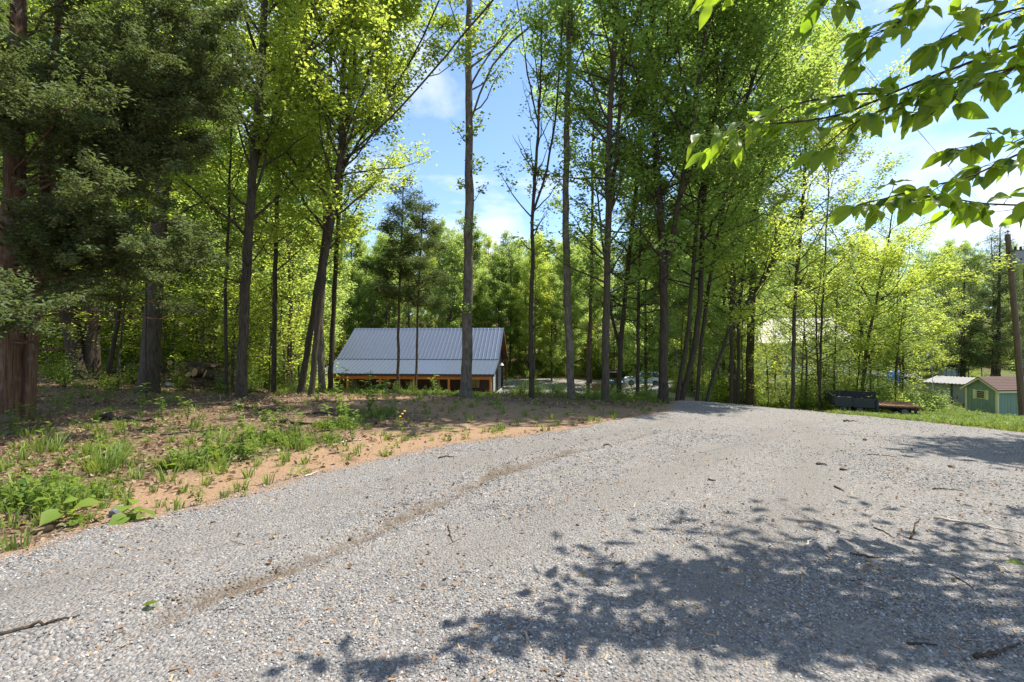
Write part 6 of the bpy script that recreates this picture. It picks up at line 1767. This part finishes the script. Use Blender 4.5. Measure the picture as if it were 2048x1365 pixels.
g = ground(297, 1243)
lf = put('fresh_leaf', big_leaf('fresh_leaf', 3, 0.5, 0.1), M['bigleaf'], None, (g[0] - 0.03, g[1], float(drive_z(np.array([g[0]]), np.array([g[1]]))[0][0]) + 0.035), (0.15, -0.1, 0.6), 0.075)
tag(lf, 'fresh bright green leaf lying on the gravel at lower left', 'leaf')

# ------------------------------------------------------------------ overhanging hickory: branches and single leaves
def hickory():
    rng = np.random.default_rng(808)
    base = np.array([5.6, 3.9, hg(5.6, 3.9) - 0.05])
    o = thing('hickory_tree', 'tree whose big-leaved branches hang into the upper right corner', 'tree', tuple(base))
    parts = []
    Q, r, tv = stem_tube([(0, 0, 0), (0.05, 0, 1.5), (0.0, 0.1, 3.5), (0.2, 0.1, 6.5), (0.3, 0.2, 9.5)], 0.16, 0.03, 14, rng, 0.4, 0.03)
    parts.append(tv)
    B = [   # pixel paths with depths, from the outer end back to the trunk; (path, depth tip, depth root)
        ([(1405, 268), (1480, 252), (1560, 246), (1650, 240), (1720, 218), (1800, 178), (1900, 140), (2060, 80)], 3.75, 4.1, 0.014),
        ([(1452, 262), (1530, 232), (1600, 205), (1700, 190), (1780, 186)], 3.6, 4.0, 0.007),
        ([(1640, 300), (1700, 250), (1760, 222), (1820, 200), (1880, 150)], 3.7, 3.9, 0.007),
        ([(1700, 130), (1750, 90), (1800, 45), (1850, -10), (1900, -70)], 4.1, 4.3, 0.009),
        ([(1725, 80), (1770, 60), (1810, 35)], 4.0, 4.2, 0.005),
        ([(1712, 412), (1790, 392), (1860, 372), (1940, 356), (2060, 296)], 3.9, 4.2, 0.011),
        ([(1790, 396), (1880, 392), (1960, 408), (2070, 412)], 4.0, 4.2, 0.009),
        ([(1900, 300), (1950, 290), (2000, 300), (2060, 268)], 4.0, 4.2, 0.006),
        ([(1860, 90), (1920, 60), (1990, 30), (2070, 10)], 3.4, 3.8, 0.010),
        ([(1900, 170), (1960, 150), (2060, 130)], 3.5, 3.9, 0.008),
        ([(1640, 10), (1680, -30), (1760, -80), (1900, -130)], 3.6, 4.0, 0.009),
        ([(1860, 230), (1930, 180), (2000, 150), (2060, 120)], 3.6, 3.9, 0.006),
        ([(1450, -10), (1520, -50), (1650, -120), (1850, -180)], 3.4, 4.0, 0.010),
    ]
    tw = []
    lp = []           # leaf bases, axis
    for path, d0, d1, rr in B:
        n = len(path)
        W = np.array([px3(p[0], p[1], d0 + (d1 - d0) * i / (n - 1)) for i, p in enumerate(path)]) - base
        if path[-1][0] > 2040 or path[-1][1] < -50:            # run on to the trunk
            e = W[-1]; a = np.array([0.1, 0.1, max(1.9, e[2] - 0.25)])
            W = np.concatenate([W, (0.5 * e + 0.5 * a + np.array([0, 0, 0.12]))[None], a[None]])
        q = resample(W, 26)
        t = np.linspace(0, 1, 26)
        parts.append(tubes(q[None], (0.003 + rr * t ** 0.8)[None], 6))
        seg = np.linalg.norm(np.diff(q, axis=0), axis=1); cum = np.concatenate([[0], np.cumsum(seg)])
        # twigs off the branch with a fan of leaves at each end
        inframe = cum[-1] * (n - 1) / (len(W) - 1) if len(W) > n else cum[-1]
        k = max(3, int(inframe / 0.088))
        for j in range(k):
            s = inframe * (j + 0.2 + 0.5 * rng.random()) / k
            b = np.array([np.interp(s, cum, q[:, i]) for i in range(3)])
            tan = unit((np.array([np.interp(min(s + 0.05, cum[-1]), cum, q[:, i]) for i in range(3)]) - b)[None])[0]
            side = 1 if j % 2 else -1
            out = -tan * 0.7 + side * np.array([tan[1], -tan[0], 0]) * 0.9 + np.array([0, 0, rng.normal(0.0, 0.4)])
            out = unit(out[None])[0]
            ln = 0.10 + 0.13 * rng.random()
            if j == 0: out = -tan; ln = 0.03
            e = b + out * ln + np.array([0, 0, -0.01])
            tw.append(np.stack([b, 0.5 * (b + e) + rng.normal(0, 0.008, 3), e]))
            for m in range(rng.integers(2, 5)):
                u = 1.0 if m < 3 else rng.uniform(0.3, 0.9)
                ax = out * 0.8 + rng.normal(0, 0.5, 3) + np.array([-0.25, 0, -0.45])
                lp.append((b + (e - b) * u, unit(ax[None])[0]))
    tw = np.array(tw)
    parts.append(tubes(tw, np.array([0.0035, 0.003, 0.002])[None].repeat(len(tw), 0), 4))
    # low single twig whose leaf shows at the right edge
    e = px3(2050, 1130, 2.3) - base
    a = np.array([0.0, 0, 0.75])
    q = resample(np.array([a, 0.5 * (a + e) + np.array([0, 0, 0.12]), e]), 12)
    parts.append(tubes(q[None], np.linspace(0.008, 0.002, 12)[None], 5))
    V, F = merge(parts)
    put('trunk', npmesh('trunk', V, F, smooth=True), M['bark_dark'], o)
    protos = [big_leaf('leaf_blade_%d' % i, 20 + i, 0.44 + 0.035 * (i % 5)) for i in range(8)]
    for m in protos: m.materials.append(M['bigleaf'])
    def leaf(p, ax, size, i):
        x = Vector(ax).normalized()
        up = Vector((rng.normal(0, 0.6), -0.55 + rng.normal(0, 0.7), 0.8))
        y = up.cross(x)
        if y.length < 1e-3: y = Vector((0, 1, 0))
        y.normalize(); z = x.cross(y)
        l = put('leaf', protos[i % 8], None, o)
        l.matrix_local = Matrix.Translation(Vector(p)) @ Matrix((x, y, z)).transposed().to_4x4() @ Matrix.Scale(size, 4)
    vis = []
    for k, (p, ax) in enumerate(lp):
        w = p + base
        px, py = 1024 + w[0] / w[1] * FPX, 682.5 - (w[2] - EYE) / w[1] * FPX
        vis.append((px < 2080) & (py > -40))
    order = rng.permutation(len(lp))
    nleaf = 0; rest = []
    for k in order:
        p, ax = lp[k]
        size = 0.10 + 0.125 * rng.random()
        if vis[k] and nleaf < 296:
            leaf(p, ax, size, k); nleaf += 1
        else:
            rest.append((p, ax, size))
    leaf(e, (-0.9, 0.1, 0.15), 0.085, 2)
    # the rest of the crown, above and to the right of the frame, as one mass: bigger leaves, fewer
    C, AX, SZ = [], [], []
    pv = np.zeros(33 * 3); protos[0].vertices.foreach_get('co', pv); pv = pv.reshape(-1, 3)
    pf = np.array([list(q.vertices) for q in protos[0].polygons])
    RV, RF = [], []
    for k, (p, ax, s) in enumerate(rest):
        x = ax / np.linalg.norm(ax); up = np.array([rng.normal(0, 0.6), -0.55 + rng.normal(0, 0.7), 0.8])
        y = np.cross(up, x); y /= np.linalg.norm(y); z = np.cross(x, y)
        RV.append(p + s * (pv @ np.stack([x, y, z]))); RF.append(pf + 33 * k)
    if RV:
        tag(put('leaf_mass', npmesh('leaf_mass', np.concatenate(RV), np.concatenate(RF), fattr={'lv': np.repeat(0.2 + 0.6 * rng.random(len(RV)), len(pf))}, smooth=True), M['leaf_hickory'], o), kind='stuff')
    nb = 26
    lim_parts = []
    for j in range(nb):
        z = 2.9 + 5.5 * rng.random()
        a = rng.random() * 6.28
        L = 1.2 + 1.6 * rng.random()
        s0 = np.array([0.1, 0.1, z])
        for m in range(int(L / 0.1)):
            u = 0.25 + 0.75 * rng.random()
            p = s0 + np.array([math.cos(a), math.sin(a), 0.35]) * L * u + rng.normal(0, 0.22, 3)
            w = p + base
            px, py = 1024 + w[0] / max(w[1], 0.2) * FPX, 682.5 - (w[2] - EYE) / max(w[1], 0.2) * FPX
            if px < 2075 and py > -40: continue
            C.append(p); AX.append(rng.normal(0, 0.6, 3) + np.array([math.cos(a), math.sin(a), -0.4])); SZ.append(0.15)
        w = s0 + np.array([math.cos(a), math.sin(a), 0.35]) * L + base
        if w[1] > 0.3 and 1024 + w[0] / w[1] * FPX < 2120 and 682.5 - (w[2] - EYE) / w[1] * FPX > -60: continue
        lim_parts.append(np.stack([s0, s0 + np.array([math.cos(a), math.sin(a), 0.35]) * L * 0.5, s0 + np.array([math.cos(a), math.sin(a), 0.35]) * L]))
    # leaves whose shade falls on the lower right of the driveway (crown reaching over the drive, above the frame)
    for (gx_, gy_, rx, ry, cnt) in ((1340, 1165, .2, .11, 70), (1460, 1185, .26, .14, 110), (1580, 1232, .26, .13, 110), (1720, 1275, .28, .11, 100), (1880, 1312, .28, .09, 80), (1505, 1120, .12, .05, 26), (1610, 1310, .32, .09, 100),
                                    (1360, 1290, .28, .09, 80), (1150, 1290, .2, .08, 55), (1010, 1285, .14, .07, 28), (740, 1345, .17, .05, 30), (2000, 1345, .24, .07, 50), (2040, 1040, .15, .06, 16)):
        sx, sy = ground(gx_, gy_)[:2]
        rx, ry, hz = rx * 1.9, ry * 1.9, 2.6 + 0.95 * sy
        for m in range(cnt):
            h = hz + rng.normal(0, 0.12)
            gx, gy = sx + rng.normal(0, rx * 0.5), sy + rng.normal(0, ry * 0.5)
            p = np.array([gx + sun_dir[0] / sun_dir[2] * h, gy + sun_dir[1] / sun_dir[2] * h, h])
            px, py = 1024 + p[0] / p[1] * FPX, 682.5 - (p[2] - EYE) / p[1] * FPX
            if px < 2070 and py > -30: continue
            C.append(p - base); AX.append(rng.normal(0, 0.8, 3) + np.array([0, 0, -0.2])); SZ.append(0.15)
        c = np.array([sx + sun_dir[0] / sun_dir[2] * hz, sy + sun_dir[1] / sun_dir[2] * hz, hz]) - base
        s0 = np.array([0.15, 0.1, hz + 0.3]); tip = c - np.array([rx * 0.6, 0, 0])
        lim_parts.append(np.stack([s0, 0.5 * (s0 + tip) + np.array([0, 0, 0.15]), tip]))
    V, F = tubes(np.array(lim_parts), np.array([0.03, 0.018, 0.005])[None].repeat(len(lim_parts), 0), 6)
    put('limb', npmesh('limb', V, F, smooth=True), M['bark_dark'], o)
    C, AX, SZ = np.array(C), unit(np.array(AX)), np.array(SZ)
    LV, LF = leaf_quads(rng, C, 0.17, 0.5, 0.55, 0.15, AX, 0.08)
    tag(put('crown', npmesh('crown', LV, LF, fattr={'lv': np.clip(rng.normal(0.5, 0.2, len(C)), 0, 1)}), M['leaf_hickory'], o), kind='stuff')
hickory()

# ------------------------------------------------------------------ single weeds and seedlings
def weed_mesh(seed, h, n, L, wide, whorl=False):
    rng = np.random.default_rng(seed)
    k = rng.integers(1, 4)
    stems, LP = [], []
    for s in range(k):
        a = rng.random() * 6.28; ln = h * (0.7 + 0.4 * rng.random())
        d = np.array([math.cos(a) * 0.25, math.sin(a) * 0.25, 1.0])
        P = d[None] * (np.linspace(0, 1, 6) * ln)[:, None] + np.cumsum(rng.normal(0, 0.006, (6, 3)), 0)
        P[0] = 0
        stems.append(P)
        for i in range(n):
            t = 0.25 + 0.75 * (i + rng.random() * 0.5) / n
            b = P[0] + (P[-1] - P[0]) * t
            la = i * 2.4 + rng.normal(0, 0.3)
            LP.append((b, np.array([math.cos(la), math.sin(la), 0.25 + rng.normal(0, 0.2)])))
    V, F = tubes(np.array(stems), (0.004 * h / 0.4 * np.linspace(1, 0.4, 6))[None].repeat(k, 0), 5)
    st = npmesh('stem', V, F); st.materials.append(M['leaf_weed'])
    C = np.array([p for p, a in LP]); A = unit(np.array([a for p, a in LP]))
    n2 = len(C); up = np.array([[0, 0, 1.0]]); W = unit(np.cross(A, up + rng.normal(0, 0.2, (n2, 3)))); N = np.cross(W, A)
    Ls = L * (0.6 + 0.6 * rng.random(n2))[:, None]
    prof = [(0, 0), (0.3, 0.8), (0.6, 1.0), (1.0, 0.0)]
    rows = []
    for t, w in prof:
        c = C + A * Ls * t - np.array([0, 0, 1.0]) * Ls * (0.25 * t * t)
        rows.append((c - W * Ls * wide * 0.5 * w + N * Ls * 0.1 * w, c, c + W * Ls * wide * 0.5 * w + N * Ls * 0.1 * w))
    VV = np.stack([q for r_ in rows for q in r_], 1).reshape(-1, 3)
    FF = []
    for i in range(3):
        for j in range(2):
            FF.append([i * 3 + j, i * 3 + j + 1, i * 3 + j + 4, i * 3 + j + 3])
    FF = (np.arange(n2)[:, None, None] * 12 + np.array(FF)[None]).reshape(-1, 4)
    lf = npmesh('leaves', VV, FF, fattr={'lv': np.repeat(np.clip(rng.normal(0.55, 0.2, n2), 0, 1), 6)}, smooth=True)
    lf.materials.append(M['leaf_weed'])
    return st, lf
WEED = {'broad': [weed_mesh(51, 0.16, 4, 0.16, 0.75), weed_mesh(52, 0.2, 5, 0.15, 0.7)], 'tall': [weed_mesh(53, 0.45, 16, 0.09, 0.36), weed_mesh(54, 0.5, 18, 0.08, 0.4), weed_mesh(55, 0.38, 14, 0.09, 0.4)],
        'shrub': [weed_mesh(56, 0.55, 16, 0.13, 0.55), weed_mesh(57, 0.6, 18, 0.14, 0.5)]}
def weed(px, py, kind, s, label, rz, name='weed', cat='weed'):
    g = ground(px, py)
    if py < 795 and px > 600:
        x = (px - 1024) / FPX * 18.2; g = np.array([x, 18.2, hg(x, 18.2)])
    pr = WEED[kind][int(px) % len(WEED[kind])]
    o = thing(name, label, cat, (g[0], g[1], g[2] - 0.01), rz)
    o.scale = (s, s, s)
    put('stem', pr[0], None, o); put('foliage', pr[1], None, o)
    return o
for i, (px, py, kd, s, lab) in enumerate((
    (140, 1046, 'broad', 1.2, 'broad pale green seedling at the left rim of the gravel'), (262, 1048, 'broad', 1.15, 'broad-leaved seedling right of the flat grey stone'), (95, 1030, 'broad', 0.9, 'small broad-leaved plant left of the pale seedling'),
    (10, 1010, 'broad', 1.1, 'broad leaf plant at the left photo edge below the grass'), (20, 870, 'shrub', 0.9, 'leafy plant at the foot of the big cedar'), (60, 850, 'shrub', 0.7, 'darker leafy plant right of the cedar foot'),
    (178, 905, 'tall', 1.0, 'tall narrow weed in the litter right of the cedar'), (250, 880, 'tall', 0.9, 'tall weed left of the weathered log end'), (375, 840, 'tall', 1.1, 'bright upright weed right of the weathered log'),
    (310, 868, 'tall', 0.8, 'thin weed below the weathered log'), (560, 870, 'tall', 1.4, 'tall bright weed above the grass clump'), (690, 846, 'tall', 1.5, 'bushy weed clump on the clay left'),
    (738, 826, 'tall', 1.7, 'tall weed clump beside the shaded clay'), (790, 838, 'shrub', 1.0, 'dark rounded weed clump right on the clay'), (705, 884, 'tall', 1.1, 'weed in front of the bushy clump on clay'),
    (805, 872, 'tall', 0.8, 'weed with yellow flower heads on the clay'), (655, 862, 'shrub', 0.8, 'leafy weed at the left of the bushy clump'), (220, 808, 'shrub', 1.3, 'dark leafy shrublet before the twin oaks'),
    (285, 828, 'shrub', 1.1, 'light green shrublet in front of the stout oak'), (160, 800, 'shrub', 1.2, 'dark shrublet in shade left before the twin oaks'), (120, 835, 'shrub', 0.9, 'low plant in the shade right of the cedar trunk'),
    (505, 782, 'shrub', 2.0, 'bright yellow-green bush right of the leaning oak'), (680, 774, 'shrub', 1.6, 'seedling tree left before the barn porch'), (736, 776, 'shrub', 1.4, 'light seedling before the barn between porch posts'),
    (765, 778, 'broad', 2.6, 'round-leaved seedling before the barn window'), (870, 782, 'shrub', 1.4, 'leafy seedling before the right porch window'), (1010, 792, 'shrub', 1.3, 'bushy seedling left of the slender dark tree'),
    (420, 905, 'broad', 0.9, 'broad weed in the middle grass patch'), (350, 940, 'broad', 0.8, 'small broad weed left of the middle grass patch'), (490, 1005, 'tall', 0.6, 'small weed near the clay edge of the gravel'),
    (395, 1015, 'tall', 0.6, 'small upright weed above the gravel rim'), (580, 960, 'tall', 0.5, 'tiny weed on the orange clay'))):
    o = weed(px, py, kd, s, lab, i * 1.7, 'seedling' if 'seedling' in lab else 'weed', 'plant')
    if 'flower' in lab:
        fm = m_plain('petal_yellow', (0.75, 0.5, 0.02), 0.6)
        for k in range(3):
            MB().cyl((0.05 * k - 0.05, 0.03 * k, 0.42 + 0.05 * k), (0.05 * k - 0.05, 0.03 * k, 0.435 + 0.05 * k), 0.028, 0.02, 8).build('flower', fm, o)

# long grass clumps that stand out singly
for i, (px, py, s, lab) in enumerate(((95, 905, 1.0, 'arching tall grass clump in front of the cedar'), (205, 945, 1.1, 'dense tall grass clump on the leaf litter'), (235, 915, 0.9, 'seeding grass clump behind the dense one'))):
    g = ground(px, py)
    me = grass_tuft('tall_grass_%d' % i, 70 + i, 70, 0.42, 0.12, 1.3, 0.006)
    tag(put('grass_clump', me, M['grass'], None, (g[0], g[1], g[2] - 0.01), None, s), lab, 'grass clump')

# ------------------------------------------------------------------ look-alikes: add their order from the left so that each label names one thing
def number_lookalikes():
    words = ['first', 'second', 'third', 'fourth', 'fifth', 'sixth', 'seventh', 'eighth', 'ninth', 'tenth', 'eleventh', 'twelfth', 'thirteenth', 'fourteenth', 'fifteenth', 'sixteenth']
    d = {}
    for o in COL.objects:
        if o.parent is None and 'label' in o:
            d.setdefault(o['label'], []).append(o)
    for lab, os_ in d.items():
        if 1 < len(os_) <= len(words):
            os_.sort(key=lambda o: o.location.x / max(o.location.y, 0.5))
            for w, o in zip(words, os_):
                o['label'] = lab + ', ' + w + ' from left'
                if len(o['label'].split()) > 16: o['label'] = lab
number_lookalikes()
